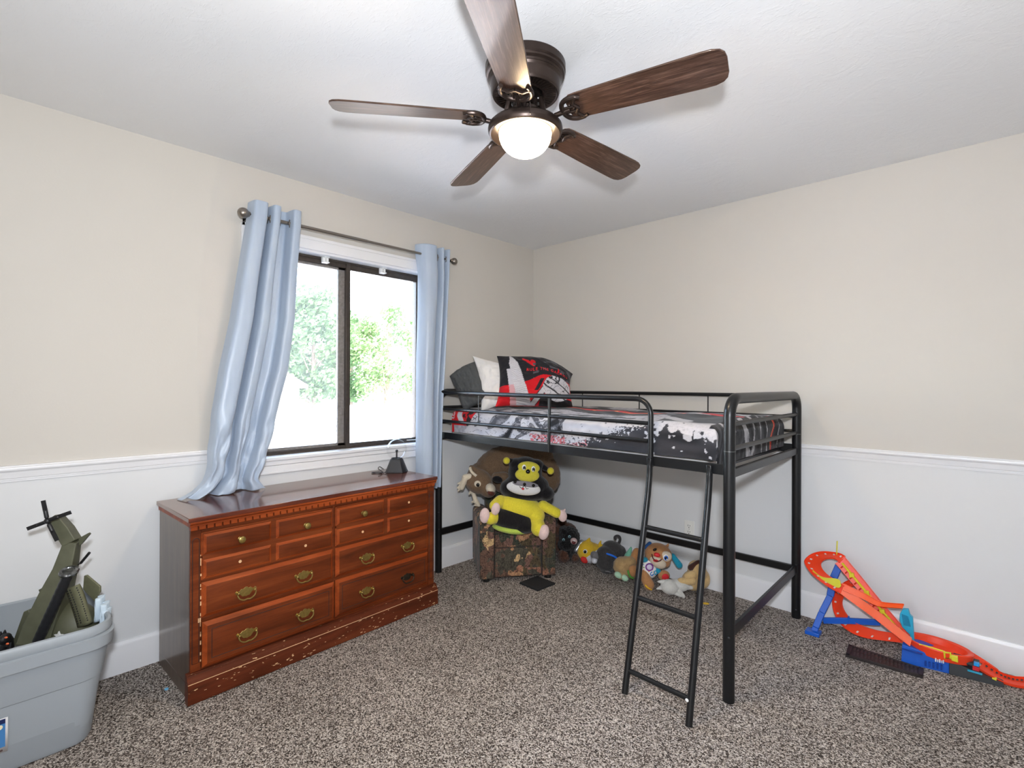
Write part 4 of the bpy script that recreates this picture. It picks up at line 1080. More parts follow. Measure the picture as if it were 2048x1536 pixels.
# ------------------------------------------------------------------ child's camouflage recliner
def camo_mat():
    n = NB('woodland_camouflage_fabric'); vec = n.coord((1, 1, .8))
    wv = n.noise(vec, 9, 3, .5); mx = n.mix(.28, vec, wv.outputs['Color'])
    v1 = n.node('TexVoronoi'); v1.inputs['Scale'].default_value = 15; n.link(mx, v1.inputs['Vector'])
    sp = n.node('SeparateColor'); n.link(v1.outputs['Color'], sp.inputs[0])
    c1 = n.ramp(sp.outputs[0], [(0, lin((62, 70, 60))), (.2, lin((108, 82, 70))), (.38, lin((92, 80, 60))), (.52, lin((160, 114, 92))), (.66, lin((80, 76, 66))), (.78, lin((186, 142, 106))), (.88, lin((124, 94, 84))), (.95, lin((206, 174, 128)))], 'CONSTANT')
    tex = n.noise(n.coord((1, 1, .35)), 70, 4, .6, 1.2); t2 = n.ramp(tex.outputs['Fac'], [(.32, (.42, .40, .38)), (.6, (1.1, 1.08, 1.05))])
    col = n.mix(.9, c1, t2, 'MULTIPLY')
    br = n.noise(n.coord((1, 1, 1)), 26, 3, .5, 2.5); bm_ = n.ramp(br.outputs['Fac'], [(.475, (0, 0, 0)), (.49, (1, 1, 1)), (.51, (1, 1, 1)), (.525, (0, 0, 0))])
    col = n.mix(bm_, col, lin((30, 27, 24)))
    n.bsdf(col, .85, spec=.2, sheen=.1)
    b = n.noise(n.coord(), 40, 3); n.bump(b.outputs['Fac'], .3, .004); return n.m
M_camo = camo_mat(); M_foot = simple('black_chair_foot', (20, 19, 18), .5); M_seam = simple('dark_seam', (24, 20, 18), .9)
rc = thing('recliner', 'small camouflage child recliner in the corner under the loft bed', 'armchair', (.409, -.982, 0), atan2(.431, .308))
RW, RD = .520, .50
def arm_mb(x0, x1):
    mb = MB(); prof = [(x0, .025), (x1, .025), (x1+.002, .2), (x1+.002, .375)]
    xm = (x0+x1)/2; r = (x1-x0)/2+.003
    prof += [(xm+r*cos(a), .378+.044*sin(a)) for a in [pi*k/10 for k in range(1, 10)]]+[(x0-.002, .375), (x0-.002, .2)]
    mb.prism(prof, 0, RD-.06); return mb
part('arm', arm_mb(.004, .096), M_camo, rc, bevel=.010, bseg=3)
part('arm', arm_mb(RW-.098, RW-.006), M_camo, rc, bevel=.010, bseg=3)
part('seat_cushion', MB().box((.099, .004, .222), (RW-.101, RD-.16, .318)), M_camo, rc, bevel=.018, bseg=4)
part('footrest_panel', MB().box((.100, .006, .030), (RW-.102, .05, .219)), M_camo, rc, bevel=.012, bseg=3)
part('seat_base', MB().box((.09, .05, .03), (RW-.09, RD-.05, .22)), M_camo, rc)
part('backrest', MB().prism([(RD-.16, .25), (RD-.02, .22), (RD+.03, .60), (RD-.02, .635), (RD-.09, .60)], .095, RW-.095, axes='yz'), M_camo, rc, bevel=.025, bseg=4)
for (x, y) in ((.05, .04), (RW-.05, .04), (.05, RD-.12), (RW-.05, RD-.12)):
    part('foot', MB().cyl((x, y, 0), (x, y, .03), .022, .026, 16), M_foot, rc)
part('arm_piping', MB().tube([(.097, .0, .03), (.098, -.001, .36)], .0025, 6).tube([(RW-.100, .0, .03), (RW-.1, -.001, .36)], .0025, 6), M_seam, rc)
solo('foam_mat', MB().box((0, 0, 0), (.165, .165, .012), Matrix.Translation((.595, -.800, 0)) @ Matrix.Rotation(radians(-3), 4, 'Z')), simple('black_foam', (30, 30, 32), .9), 'flat black foam mat corner sticking out under the recliner', 'mat', bevel=.002)

# ------------------------------------------------------------------ plush toys on the recliner
MPB = plush_mat('black_plush', (28, 26, 28), .3); MPY = plush_mat('yellow_plush', (222, 206, 60), .08); MPP = plush_mat('pink_plush', (226, 198, 192), .06)
MPG = plush_mat('yellow_green_plush', (176, 196, 84), .08); MPW = plush_mat('white_plush', (222, 220, 218), .06); MPF = plush_mat('face_yellow_plush', (208, 196, 66), .07)
M_eyeb = simple('glossy_black_eye', (12, 12, 14), .12); M_eyew = simple('eye_white', (238, 238, 236), .35); M_red = simple('red_felt', (200, 30, 40), .7); M_darkgrey = simple('grey_felt', (120, 116, 120), .9)
bee = Toy('plush_bee', 'big black and yellow plush bee toy sitting on the camouflage recliner', 'plush toy', (.520, -.772, .316), 0, 740, 872, .000655, base=.0)
m = MB(); bee.ell(m, 850, 270, 175, 165, .02, .10); bee.ell(m, 860, 400, 235, 130, .02, .11); bee.ell(m, 880, 480, 255, 75, .02, .10); bee.ell(m, 700, 430, 110, 95, .02, .08); bee.ell(m, 1060, 480, 90, 75, .02, .08); bee.ell(m, 760, 180, 80, 60, .02, .06); bee.ell(m, 960, 190, 80, 60, .02, .06)
hood = bee.part('hood', m, MPB, voxel=.006, soft=4)
m = MB(); bee.ell(m, 882, 190, 112, 60, -.085, .025, 6); bee.ell(m, 866, 265, 122, 70, -.090, .03, 4)
fc = bee.part('bee_face', m, MPF, voxel=.0045, soft=3)
for (u, v) in ((834, 184), (925, 199)):
    e = bee.part('eye', bee.disc(u, v, 20, 28, -.112), M_eyew, fc)
    bee.part('pupil', bee.disc(u+2, v+5, 14, 20, -.116), M_eyeb, fc); bee.part('eye_glint', bee.disc(u+1, v+17, 5, 6, -.1205, .002), M_eyew, fc)
bee.part('nose', MB().ell(bee.P(872, 223, -.118), .0145, nu=16, nv=12), M_eyeb, fc)
for (a, b, c_) in (((740, 165), (700, 145), (660, 142)), ((1010, 195), (1060, 225), (1106, 244))):
    m = MB(); bee.cap(m, (*a, .02), (*b, .0), 30, 26); an = bee.part('antenna', m, MPB, voxel=.005)
    bee.part('antenna_tip', MB().ell(bee.P(*c_, -.01), .0235, nu=20, nv=14), MPY, an)
m = MB(); bee.ell(m, 830, 395, 172, 70, -.088, .03, 7)
ch_ = bee.part('inner_face', m, MPW, voxel=.0045)
bee.part('grey_muzzle', bee.disc(848, 350, 130, 30, -.108, .012, 7), plush_mat('grey_plush', (132, 128, 134), .1), ch_)
for (u, v) in ((746, 322), (838, 348), (926, 360)): bee.part('bead_eye', MB().ell(bee.P(u, v, -.120), .0105, nu=14, nv=10), M_eyeb, ch_)
bee.part('mouth', bee.tube(MB(), [(788, 368, -.117), (812, 385, -.120), (838, 362, -.121), (858, 392, -.119), (878, 388, -.116)], 2.6, 6), M_eyeb, ch_)
bee.part('tongue', bee.disc(824, 392, 13, 11, -.121, .004), M_red, ch_)
m = MB(); bee.ell(m, 800, 610, 240, 120, .0, .105, 12); bee.ell(m, 960, 690, 90, 90, -.02, .08)
bee.part('torso', m, MPY, voxel=.006, soft=3)
m = MB(); bee.ell(m, 715, 720, 215, 112, -.045, .085, 9); bee.ell(m, 840, 780, 120, 80, -.05, .075)
bee.part('belly_stripe', m, MPB, voxel=.006, soft=3)
m = MB(); bee.ell(m, 700, 812, 190, 46, -.045, .080, 9); bee.part('tail_stripe', m, MPG, voxel=.006, soft=3)
def limb(t, name, a, b, r0, r1, mat, pname, pc, pr, pd, pang=0, thumb=None):
    m = MB(); t.cap(m, a, b, r0, r1); l = t.part(name, m, mat, voxel=.005, soft=2)
    m = MB(); t.ell(m, *pc, *pr, pd, min(pr)*t.s*.8, pang)
    if thumb: t.cap(m, (pc[0], pc[1], pd), thumb, 16, 8)
    t.part(pname, m, MPP, l, voxel=.0045, soft=2)
limb(bee, 'arm', (600, 545, -.03), (545, 570, -.09), 62, 55, MPY, 'hand', (556, 592), (44, 64), -.115, 12)
limb(bee, 'arm', (1030, 590, -.02), (1165, 655, -.05), 52, 50, MPY, 'hand', (1222, 680), (46, 62), -.055, -8, (1245, 615, -.055))
limb(bee, 'leg', (560, 690, -.06), (505, 690, -.11), 66, 60, MPY, 'foot', (450, 650), (50, 76), -.135, 4)
limb(bee, 'leg', (960, 740, -.05), (978, 790, -.10), 76, 76, MPY, 'foot', (1028, 810), (52, 76), -.135, 12)

MPM = plush_mat('moose_brown_plush', (112, 90, 70), .16); MPC = plush_mat('cream_plush', (206, 194, 174), .06)
mo = Toy('plush_moose', 'brown plush moose with cream antlers slumped behind the bee', 'plush toy', (.300, -.660, .42), 0, 560, 760, .000705, base=.0)
m = MB(); mo.ell(m, 520, 330, 260, 175, .05, .10, -24); mo.ell(m, 700, 240, 230, 130, .06, .10, -10); mo.ell(m, 880, 250, 200, 130, .07, .09); mo.ell(m, 1020, 430, 130, 190, .06, .07, -10); mo.ell(m, 350, 430, 150, 130, .02, .09); mo.ell(m, 560, 500, 110, 120, .04, .08); mo.ell(m, 640, 690, 120, 90, .04, .06); mo.ell(m, 330, 520, 90, 70, -.01, .07)
mo.part('moose_body', m, MPM, voxel=.007, soft=4, disp=(.03, .010))
m = MB(); mo.ell(m, 325, 465, 140, 122, -.095, .075, 25); mo.ell(m, 415, 545, 88, 74, -.105, .06, 30)
hd = mo.part('moose_head', m, MPM, voxel=.006, soft=3)
m = MB(); mo.ell(m, 446, 520, 54, 46, -.148, .045, 50); mo.part('muzzle', m, MPC, hd, voxel=.005)
mo.part('lip', mo.disc(452, 556, 38, 26, -.178, .02, 20), plush_mat('dark_brown_plush', (84, 44, 36), .1), hd)
mo.part('eye_patch', mo.disc(322, 470, 33, 32, -.166, .008), MPC, hd); mo.part('eye', mo.disc(326, 478, 17, 19, -.174, .008), M_eyeb, hd)
m = MB(); mo.cap(m, (345, 395, -.10), (255, 325, -.11), 50, 24); er_ = mo.part('ear', m, MPM, hd, voxel=.005)
mo.part('inner_ear', mo.tube(MB(), [(242, 320, -.130), (262, 360, -.142), (310, 398, -.155)], 14, 8), MPC, hd)
m = MB(); mo.cap(m, (570, 430, -.09), (500, 420, -.11), 62, 48); mo.part('ear', m, MPM, hd, voxel=.005); mo.part('inner_ear', mo.disc(512, 432, 50, 34, -.150, .012, 12), MPB, hd)
m = MB(); mo.cap(m, (250, 412, -.13), (195, 415, -.13), 34, 30); mo.cap(m, (198, 420, -.13), (165, 520, -.13), 32, 24)
for p in ((125, 480), (122, 520), (128, 552)): mo.cap(m, (178, 460+(p[1]-480)*.5, -.13), (*p, -.13), 16, 9)
mo.part('antler', m, MPC, voxel=.0045, soft=2)
m = MB(); mo.cap(m, (265, 560, -.09), (300, 660, -.10), 20, 24); mo.cap(m, (300, 660, -.10), (330, 700, -.10), 26, 16); mo.cap(m, (298, 655, -.10), (262, 668, -.10), 13, 10); mo.cap(m, (320, 700, -.1), (285, 700, -.1), 12, 8); mo.cap(m, (250, 560, -.09), (232, 592, -.09), 14, 10)
mo.part('antler', m, MPC, voxel=.0045, soft=2)

# ------------------------------------------------------------------ plush toys along the wall
MBR = plush_mat('curly_brown_fur', (92, 62, 48), .4, 60, 1., .012); MSH = plush_mat('shaggy_black_fur', (22, 21, 22), .5, 80, 1., .012)
be = Toy('plush_bear', 'curly brown plush bear slumped in the back corner beside the recliner', 'plush toy', (.470, -.150, 0), 0, 350, 640, .000585)
m = MB(); be.ell(m, 350, 340, 150, 110, .035, .07, -8); be.ell(m, 420, 390, 85, 70, .0, .06); be.ell(m, 250, 320, 70, 80, .02, .06); be.ell(m, 300, 500, 130, 140, .04, .06); be.ell(m, 310, 170, 42, 36, .03, .025); be.ell(m, 310, 230, 60, 60, .035, .04)
be.part('bear_body', m, MBR, voxel=.006, disp=(.012, .016))
go = Toy('plush_gorilla', 'shaggy black plush gorilla with open mouth beside the recliner', 'plush toy', (.555, -.215, 0), 0, 220, 740, .000590)
m = MB(); go.ell(m, 220, 440, 130, 125, .0, .07, 20); go.ell(m, 190, 540, 115, 90, .0, .07); go.ell(m, 150, 370, 60, 60, .0, .05); go.ell(m, 200, 650, 90, 90, .0, .06)
gb = go.part('gorilla_body', m, MSH, voxel=.006, disp=(.014, .018))
for (u, v) in ((135, 443), (207, 405)):
    go.part('eye', go.disc(u, v, 17, 17, -.074, .008), simple('pale_blue_eye', (150, 190, 200), .3), gb); go.part('pupil', go.disc(u, v, 8, 9, -.081, .004), M_eyeb, gb)
m = MB(); go.ell(m, 262, 462, 44, 40, -.070, .022, 25); mz = go.part('muzzle', m, plush_mat('muzzle_pink', (206, 176, 172), .1), gb, voxel=.0045)
go.part('mouth', go.disc(258, 468, 24, 22, -.090, .006, 20), simple('dark_red_mouth', (86, 20, 26), .6), gb); go.part('teeth', go.disc(262, 447, 18, 5, -.094, .004, 20), M_eyew, gb)
m = MB(); go.cap(m, (372, 505, -.02), (300, 590, -.04), 36, 30); go.part('silver_sleeve', m, simple('silver_satin', (176, 178, 180), .3, .6), voxel=.004, soft=2)
for (u, v, a, b) in ((150, 670, 82, 85), (290, 690, 58, 52)):
    m = MB(); go.ell(m, u, v, a, b, -.03, .04); go.part('paw', m, MBR, voxel=.0055, disp=(.010, .012))

MY2 = plush_mat('golden_plush', (222, 180, 50), .08); MPW2 = plush_mat('grey_white_plush', (196, 197, 204), .06)
fi = Toy('plush_fish', 'round yellow and white plush fish toy beside the black gorilla', 'plush toy', (.668, -.150, 0), 0, 470, 770, .000585)
m = MB(); fi.ell(m, 470, 630, 128, 128, .0, .065, 20); fi.ell(m, 560, 610, 90, 70, .01, .05, 25); fi.ell(m, 620, 580, 45, 26, .01, .02, -10)
fb = fi.part('fish_body', m, MY2, voxel=.0055, soft=3)
m = MB(); fi.ell(m, 520, 690, 110, 82, -.018, .055, -12); fi.ell(m, 585, 650, 70, 60, -.01, .045, 15); fi.part('white_belly', m, MPW2, fb, voxel=.0055, soft=3)
m = MB(); fi.cap(m, (480, 530, .0), (500, 478, .0), 44, 14); fi.part('fin', m, MY2, fb, voxel=.005, soft=2)
m = MB(); fi.cap(m, (630, 575, .0), (665, 560, .0), 26, 12); fi.cap(m, (630, 560, .01), (648, 512, .01), 20, 10); fi.part('tail', m, MY2, fb, voxel=.005, soft=2)
fi.part('eye', fi.disc(434, 606, 27, 27, -.060, .009), M_eyew, fb); fi.part('pupil', fi.disc(430, 607, 18, 20, -.066, .007), M_eyeb, fb)
m = MB(); fi.ell(m, 425, 715, 50, 38, -.052, .014, 35); fi.part('mouth', m, simple('red_felt_mouth', (206, 44, 40), .8), fb)

mi = Toy('plush_toy', 'mint green plush toy lying against the baseboard behind the grey dog', 'plush toy', (.770, -.105, 0), 0, 780, 690, .000560, base=.01)
MMI = plush_mat('mint_plush', (116, 176, 152), .1)
m = MB(); mi.cap(m, (835, 500, .0), (800, 580, .0), 44, 36); mi.cap(m, (800, 580, 0), (720, 640, -.01), 36, 44); mi.ell(m, 700, 590, 50, 40, -.01, .03); mi.ell(m, 680, 640, 50, 60, .0, .035); mi.ell(m, 790, 660, 60, 50, .0, .03)
mb_ = mi.part('toy_body', m, MMI, voxel=.0045, soft=2)
mi.part('eye', mi.disc(712, 610, 18, 22, -.048, .006), M_eyew, mb_)

MDG = plush_mat('charcoal_plush', (62, 60, 60), .2); MDG2 = plush_mat('grey_dog_plush', (112, 110, 112), .12)
dg_ = Toy('plush_dog', 'charcoal grey plush dog with blue collar lying face down', 'plush toy', (.890, -.205, 0), 0, 830, 905, .000552)
m = MB(); dg_.ell(m, 900, 655, 150, 115, .03, .075, 24); dg_.ell(m, 800, 690, 130, 110, -.01, .07, 15); dg_.ell(m, 770, 790, 115, 85, -.035, .06, 20); dg_.ell(m, 800, 870, 85, 32, -.03, .05); dg_.ell(m, 1010, 690, 55, 90, .03, .05)
db = dg_.part('dog_body', m, MDG, voxel=.0055, soft=3)
dg_.part('tail', dg_.tube(MB(), [(965, 570, .03), (985, 520, .03), (975, 480, .03), (940, 472, .03), (918, 492, .03), (930, 515, .03)], 17, 10), MDG, db)
m = MB(); dg_.ell(m, 650, 690, 60, 48, -.02, .03, 35); dg_.part('ear', m, MDG2, db, voxel=.005)
m = MB(); dg_.ell(m, 640, 745, 42, 40, -.03, .03); dg_.part('paw', m, MPW2, db, voxel=.005)
cp = []
for k in range(13):
    t = -1.15+2.1*k/12; cp.append((840+95*sin(t)*.95+25*cos(t)-25, 690-55+60*sin(t)*1.1+10, -.092+.016*sin(t)**2*2))
dg_.part('collar', dg_.tube(MB(), [(775, 640, -.062), (830, 646, -.083), (885, 672, -.084), (925, 720, -.072), (936, 775, -.055)], 12, 8), simple('blue_nylon', (36, 110, 220), .5), db)
dg_.part('muzzle_stripe', dg_.tube(MB(), [(760, 842, -.088), (800, 846, -.090), (828, 862, -.08)], 7, 8), MDG2, db)

MTN = plush_mat('tan_plush', (168, 138, 96), .1); MTB = plush_mat('caramel_plush', (178, 128, 84), .08); MCR = plush_mat('cream_beige_plush', (216, 200, 178), .06)
tu = Toy('plush_blanket_toy', 'tan and mint plush comforter toy crumpled behind the ladder', 'plush toy', (1.040, -.250, 0), 0, 1000, 1010, .000532)
m = MB(); tu.ell(m, 980, 850, 115, 120, .0, .06, -20); tu.ell(m, 1080, 890, 110, 100, .0, .06); tu.ell(m, 940, 940, 70, 50, -.02, .05); tu.ell(m, 1060, 780, 90, 60, .0, .05)
tb = tu.part('toy_body', m, MTN, voxel=.0055, soft=2, disp=(.03, .012))
for (u, v) in ((905, 920), (985, 955)):
    m = MB(); tu.ell(m, u, v, 50, 38, -.055, .022, 30); tu.part('paw', m, plush_mat('pale_mint_plush', (172, 208, 178), .08), tb, voxel=.0045)
m = MB(); tu.ell(m, 1090, 870, 62, 72, -.055, .022); tu.part('patch', m, MTB, tb, voxel=.005)
tu.part('green_trim', tu.tube(MB(), [(1018, 850, -.070), (1030, 900, -.078), (1058, 935, -.078), (1085, 945, -.072)], 12, 8), simple('green_ribbon', (76, 140, 50), .7), tb)
m = MB(); tu.cap(m, (1130, 790, .02), (1170, 680, .02), 70, 52); tu.part('ear', m, MTB, tb, voxel=.005, soft=2)
m = MB(); tu.cap(m, (1060, 740, .03), (1105, 640, .04), 46, 16); tu.part('ear', m, MMI, tb, voxel=.005, soft=2)
m = MB(); tu.ell(m, 1185, 955, 34, 44, -.02, .03); tu.part('paw', m, MMI, tb, voxel=.005)

pu = Toy('plush_puppy', 'tan plush puppy with teal ears, red nose and bright printed shirt', 'plush toy', (1.215, -.215, 0), 0, 1330, 1090, .000515, base=.0)
m = MB(); pu.ell(m, 1430, 710, 172, 145, .0, .075, 18); pu.ell(m, 1490, 790, 90, 75, .0, .06); pu.cap(m, (1545, 610, .01), (1562, 578, .01), 22, 12)
ph = pu.part('head', m, MTB, voxel=.0055, soft=3)
m = MB(); pu.ell(m, 1400, 765, 112, 78, -.042, .05, 32); pu.part('muzzle', m, MCR, ph, voxel=.005, soft=2)
m = MB(); pu.ell(m, 1490, 690, 74, 66, -.060, .018, 10); pu.part('eye_patch', m, MCR, ph, voxel=.0045)
pu.part('eye', pu.disc(1475, 690, 34, 38, -.082, .006), M_eyew, ph); pu.part('iris', pu.disc(1476, 692, 26, 30, -.087, .005), simple('blue_iris', (34, 96, 190), .3), ph); pu.part('pupil', pu.disc(1470, 690, 13, 16, -.091, .004), M_eyeb, ph); pu.part('eye_glint', pu.disc(1482, 704, 8, 8, -.094, .002), M_eyew, ph)
pu.part('eye', pu.disc(1352, 606, 26, 16, -.060, .008, -25), M_eyeb, ph)
m = MB(); pu.ell(m, 1370, 660, 40, 26, -.078, .016, 14); pu.part('nose', m, simple('red_nose_felt', (214, 40, 48), .6), ph)
pu.part('mouth', pu.tube(MB(), [(1308, 655, -.070), (1318, 700, -.084), (1355, 730, -.090), (1398, 725, -.090), (1420, 705, -.088)], 7, 8), simple('dark_red_mouth', (86, 20, 26), .6), ph)
pu.part('mouth_fill', pu.disc(1352, 728, 36, 17, -.086, .006, 12), M_red, ph)
MTE = plush_mat('teal_plush', (38, 148, 178), .1); MBL = plush_mat('blue_plush', (50, 96, 160), .1)
m = MB(); pu.cap(m, (1605, 715, -.01), (1675, 820, -.03), 32, 42); pu.part('ear', m, MTE, ph, voxel=.005, soft=2)
m = MB(); pu.cap(m, (1330, 580, .02), (1275, 630, .02), 28, 24); pu.part('ear', m, MBL, ph, voxel=.005, soft=2)
def shirt():
    n = NB('printed_white_shirt'); vec = n.coord()
    v = n.node('TexVoronoi'); v.inputs['Scale'].default_value = 95; n.link(vec, v.inputs['Vector']); sp = n.node('SeparateColor'); n.link(v.outputs['Color'], sp.inputs[0])
    c = n.ramp(sp.outputs[0], [(0, lin((236, 234, 230))), (.5, lin((222, 110, 40))), (.62, lin((236, 234, 230))), (.72, lin((60, 140, 190))), (.82, lin((120, 160, 60))), (.9, lin((236, 234, 230)))], 'CONSTANT')
    d = n.ramp(v.outputs['Distance'], [(.40, (1, 1, 1)), (.44, (0, 0, 0))]); col = n.mix(d, lin((236, 234, 230)), c); n.bsdf(col, .8); return n.m
m = MB(); pu.ell(m, 1300, 880, 125, 130, .0, .06, -10); pu.part('shirt', m, shirt(), voxel=.005, soft=2)
pu.part('heart_ring', pu.tube(MB(), [(1285+44*cos(a), 822+42*sin(a), -.062) for a in [2*pi*k/12 for k in range(13)]], 8, 8), simple('purple_felt', (120, 50, 140), .7))
pu.part('heart_patch', pu.disc(1284, 822, 34, 30, -.060, .004), simple('lilac_felt', (214, 204, 226), .7))
for (u, v, c_) in ((1318, 908, (40, 110, 180)), (1364, 894, (40, 150, 190))):
    pu.part('round_print', pu.tube(MB(), [(u+17*cos(a), v+22*sin(a), -.058) for a in [2*pi*k/10 for k in range(9)]], 6, 6), simple('print_%d_blue' % c_[1], c_, .7))
m = MB(); pu.cap(m, (1255, 760, -.02), (1215, 755, -.03), 34, 32); pu.part('cuff', m, MTE, voxel=.005)
m = MB(); pu.cap(m, (1390, 860, -.03), (1410, 890, -.04), 34, 34); pu.part('cuff', m, MTE, voxel=.005)
m = MB(); pu.ell(m, 1472, 935, 74, 66, -.05, .03); hn = pu.part('hand', m, MTB, voxel=.005); pu.part('palm_button', pu.disc(1472, 933, 44, 42, -.080, .005), M_red, hn)
m = MB(); pu.cap(m, (1225, 930, -.04), (1275, 1035, -.07), 60, 68); ft = pu.part('foot', m, MTB, voxel=.005, soft=2)
pu.part('yellow_stripe', pu.tube(MB(), [(1210, 1010, -.105), (1240, 1040, -.112), (1290, 1070, -.105)], 9, 8), simple('yellow_felt', (232, 180, 40), .7), ft)
m = MB(); pu.cap(m, (1170, 870, -.02), (1235, 960, -.03), 42, 50); pu.part('leg', m, MTB, voxel=.005, soft=2)

MWC = plush_mat('white_kitten_plush', (204, 202, 196), .06)
ca = Toy('plush_kitten', 'small white plush kitten lying on its back by the tan dog', 'plush toy', (1.392, -.270, 0), 0, 1620, 1200, .000498)
m = MB(); ca.ell(m, 1580, 1085, 112, 92, -.015, .045, 10); ca.ell(m, 1700, 1075, 130, 78, .0, .042, 6); ca.cap(m, (1780, 1090, .0), (1860, 1105, .0), 46, 24)
cb = ca.part('kitten_body', m, MWC, voxel=.0045, soft=2)
for (a, b) in (((1500, 1095), (1428, 1112)), ((1510, 1030), (1440, 1022))):
    m = MB(); ca.cap(m, (*a, -.01), (*b, -.01), 36, 12); ca.part('ear', m, MWC, cb, voxel=.0045, soft=1)
for (a, b) in (((1680, 1120), (1735, 1180)), ((1640, 1140), (1700, 1170))):
    m = MB(); ca.cap(m, (*a, -.03), (*b, -.035), 34, 26); ca.part('paw', m, MWC, cb, voxel=.0045, soft=1)
ca.part('face_stitch', ca.tube(MB(), [(1530, 1130, -.045), (1560, 1142, -.048), (1590, 1148, -.048)], 3, 6), M_darkgrey, cb)

td = Toy('plush_dog', 'pale tan plush dog with brown ears propped against the baseboard', 'plush toy', (1.445, -.135, 0), 0, 1800, 1115, .000510)
MTD = plush_mat('pale_tan_plush', (208, 176, 124), .08); MDB = plush_mat('chocolate_plush', (70, 44, 36), .1)
m = MB(); td.ell(m, 1890, 860, 110, 125, .0, .07, -20); td.ell(m, 1840, 980, 135, 120, .0, .065); td.ell(m, 1960, 960, 90, 120, .01, .06)
tbd = td.part('dog_body', m, MTD, voxel=.0055, soft=3)
m = MB(); td.cap(m, (1790, 800, -.03), (1890, 735, -.02), 38, 24); td.part('ear', m, MDB, tbd, voxel=.005, soft=2)
for (a, b) in (((1800, 870, -.05), (1730, 885, -.06)), ((1790, 940, -.06), (1640, 940, -.07))):
    m = MB(); td.cap(m, a, b, 50, 44); td.part('paw', m, MTD, tbd, voxel=.005, soft=2)
m = MB(); td.ell(m, 1905, 1085, 42, 34, -.045, .03); td.part('foot', m, MDB, tbd, voxel=.005)
solo('yellow_scrap', MB().prism([(1.588, -.262), (1.607, -.252), (1.612, -.240), (1.600, -.232), (1.586, -.240), (1.578, -.254)], .001, .006, axes='xy'), simple('yellow_plastic', (222, 176, 34), .5), 'small yellow plastic scrap on the carpet under the ladder', 'toy piece', bevel=.001)
solo('blue_scrap', MB().prism([(.300, -2.690), (.308, -2.684), (.304, -2.676), (.296, -2.682)], .001, .008, axes='xy'), simple('light_blue_plastic', (110, 180, 220), .5), 'tiny light blue scrap on the carpet beside the dresser', 'toy piece')

# ------------------------------------------------------------------ orange toy race track
M_or = simple('orange_track_plastic', (238, 66, 30), .34, spec=.5); M_or2 = simple('bright_orange_plastic', (246, 92, 32), .34); M_bl = simple('blue_track_plastic', (20, 88, 190), .36); M_cy = simple('cyan_track_plastic', (44, 168, 206), .38); M_ye = simple('lime_yellow_plastic', (222, 212, 50), .4); M_dk = simple('charcoal_track_plastic', (46, 50, 54), .45)
tk = thing('toy_race_track', 'orange toy race track with blue stand beside the back wall', 'toy race track', (2.5, -.14, 0))
def GV(k): return [V(p) for p in G[k]]
def up_edge(mb, P, d, th=.003):
    mb.ribbon(P, [p+d for p in P], th)
def track(name, A, Bk, mat, wall=.012, n=4, holes=0):
    A = bez(A, n); Bk = bez(Bk, n); mb = MB().ribbon(A, Bk, .003)
    dirs = []
    for i in range(len(A)):
        t = (A[min(i+1, len(A)-1)]-A[max(i-1, 0)]).normalized(); w_ = (Bk[i]-A[i]).normalized(); nn = t.cross(w_).normalized()
        if nn.y > 0: nn = -nn
        dirs.append(nn)
    if wall:
        for P in (A, Bk): mb.ribbon(P, [p+d*wall for p, d in zip(P, dirs)], .0025)
    o = part(name, mb, mat, tk, world=True, sharp=30)
    if holes:
        hm = MB(); L_ = len(A)
        for k in range(holes):
            f = (k+.7)/(holes+.4)*(L_-1); i = int(f); i2 = min(i+1, L_-1); g = f-i
            a = A[i].lerp(A[i2], g); b = Bk[i].lerp(Bk[i2], g); d = dirs[i]; c_ = a.lerp(b, .25); e = (b-a).normalized()*.006; t = (A[i2]-A[i]).normalized()*.004
            hm.add([c_-e-t+d*.0042, c_+e-t+d*.0042, c_+e+t+d*.0042, c_-e+t+d*.0042], [(0, 1, 2, 3)])
        part('track_slots', hm, simple('pale_slot', (214, 206, 202), .6) if holes < 11 else M_dk, o, world=True)
    return o
track('lift_hill', GV('liftA'), GV('liftB'), M_or, .016)
track('banked_turn', GV('loopO'), GV('loopI'), M_or, .010, holes=10)
track('down_ramp', GV('downA'), GV('downB'), M_or2, .006)
track('cross_ramp', GV('rampA'), GV('rampB'), M_or2, .006)
track('lower_loop', GV('lowO'), GV('lowI'), M_or, .010, holes=9)
track('exit_guard', GV('exWallA'), GV('exWallB'), M_or, .0)
track('exit_track', GV('exA'), GV('exB'), M_or, .010, holes=12)
stp = GV('strip'); m = MB().bar(stp[0]+V((0, -.012, 0)), stp[1]+V((0, -.012, 0)), .012, .008).bar(stp[1]+V((0, -.012, 0)), stp[2]+V((0, -.012, 0)), .012, .008).bar(stp[2]+V((0, -.012, 0)), stp[3]+V((0, -.012, 0)), .012, .008)
m2 = MB()
for t in (.16, .42, .70, .95):
    f = t*3; i = min(2, int(f)); c_ = stp[i].lerp(stp[i+1], f-i)+V((.003, -.018, -.002)); m2.prism([(c_.x-.010, c_.z-.016), (c_.x+.012, c_.z-.006), (c_.x+.008, c_.z+.012), (c_.x-.012, c_.z+.008)], c_.y-.006, c_.y+.008)
part('lift_chain', m, M_ye, tk, world=True, bevel=.001); part('chain_teeth', m2, M_ye, tk, world=True, bevel=.001)
rb = MB(); A_, B_ = bez(GV('liftA'), 4), bez(GV('liftB'), 4)
for i in range(1, 16):
    a = A_[i].lerp(B_[i], .66); b = A_[i].lerp(B_[i], .90); rb.bar(a+V((0, -.004, 0)), b+V((0, -.004, 0)), .006, .004)
part('lift_ribs', rb, simple('deep_orange_plastic', (206, 46, 22), .4), tk, world=True)
part('arrow_clip', MB().ribbon(bez(GV('clipA'), 4), bez(GV('clipB'), 4), .006), M_ye, tk, world=True)
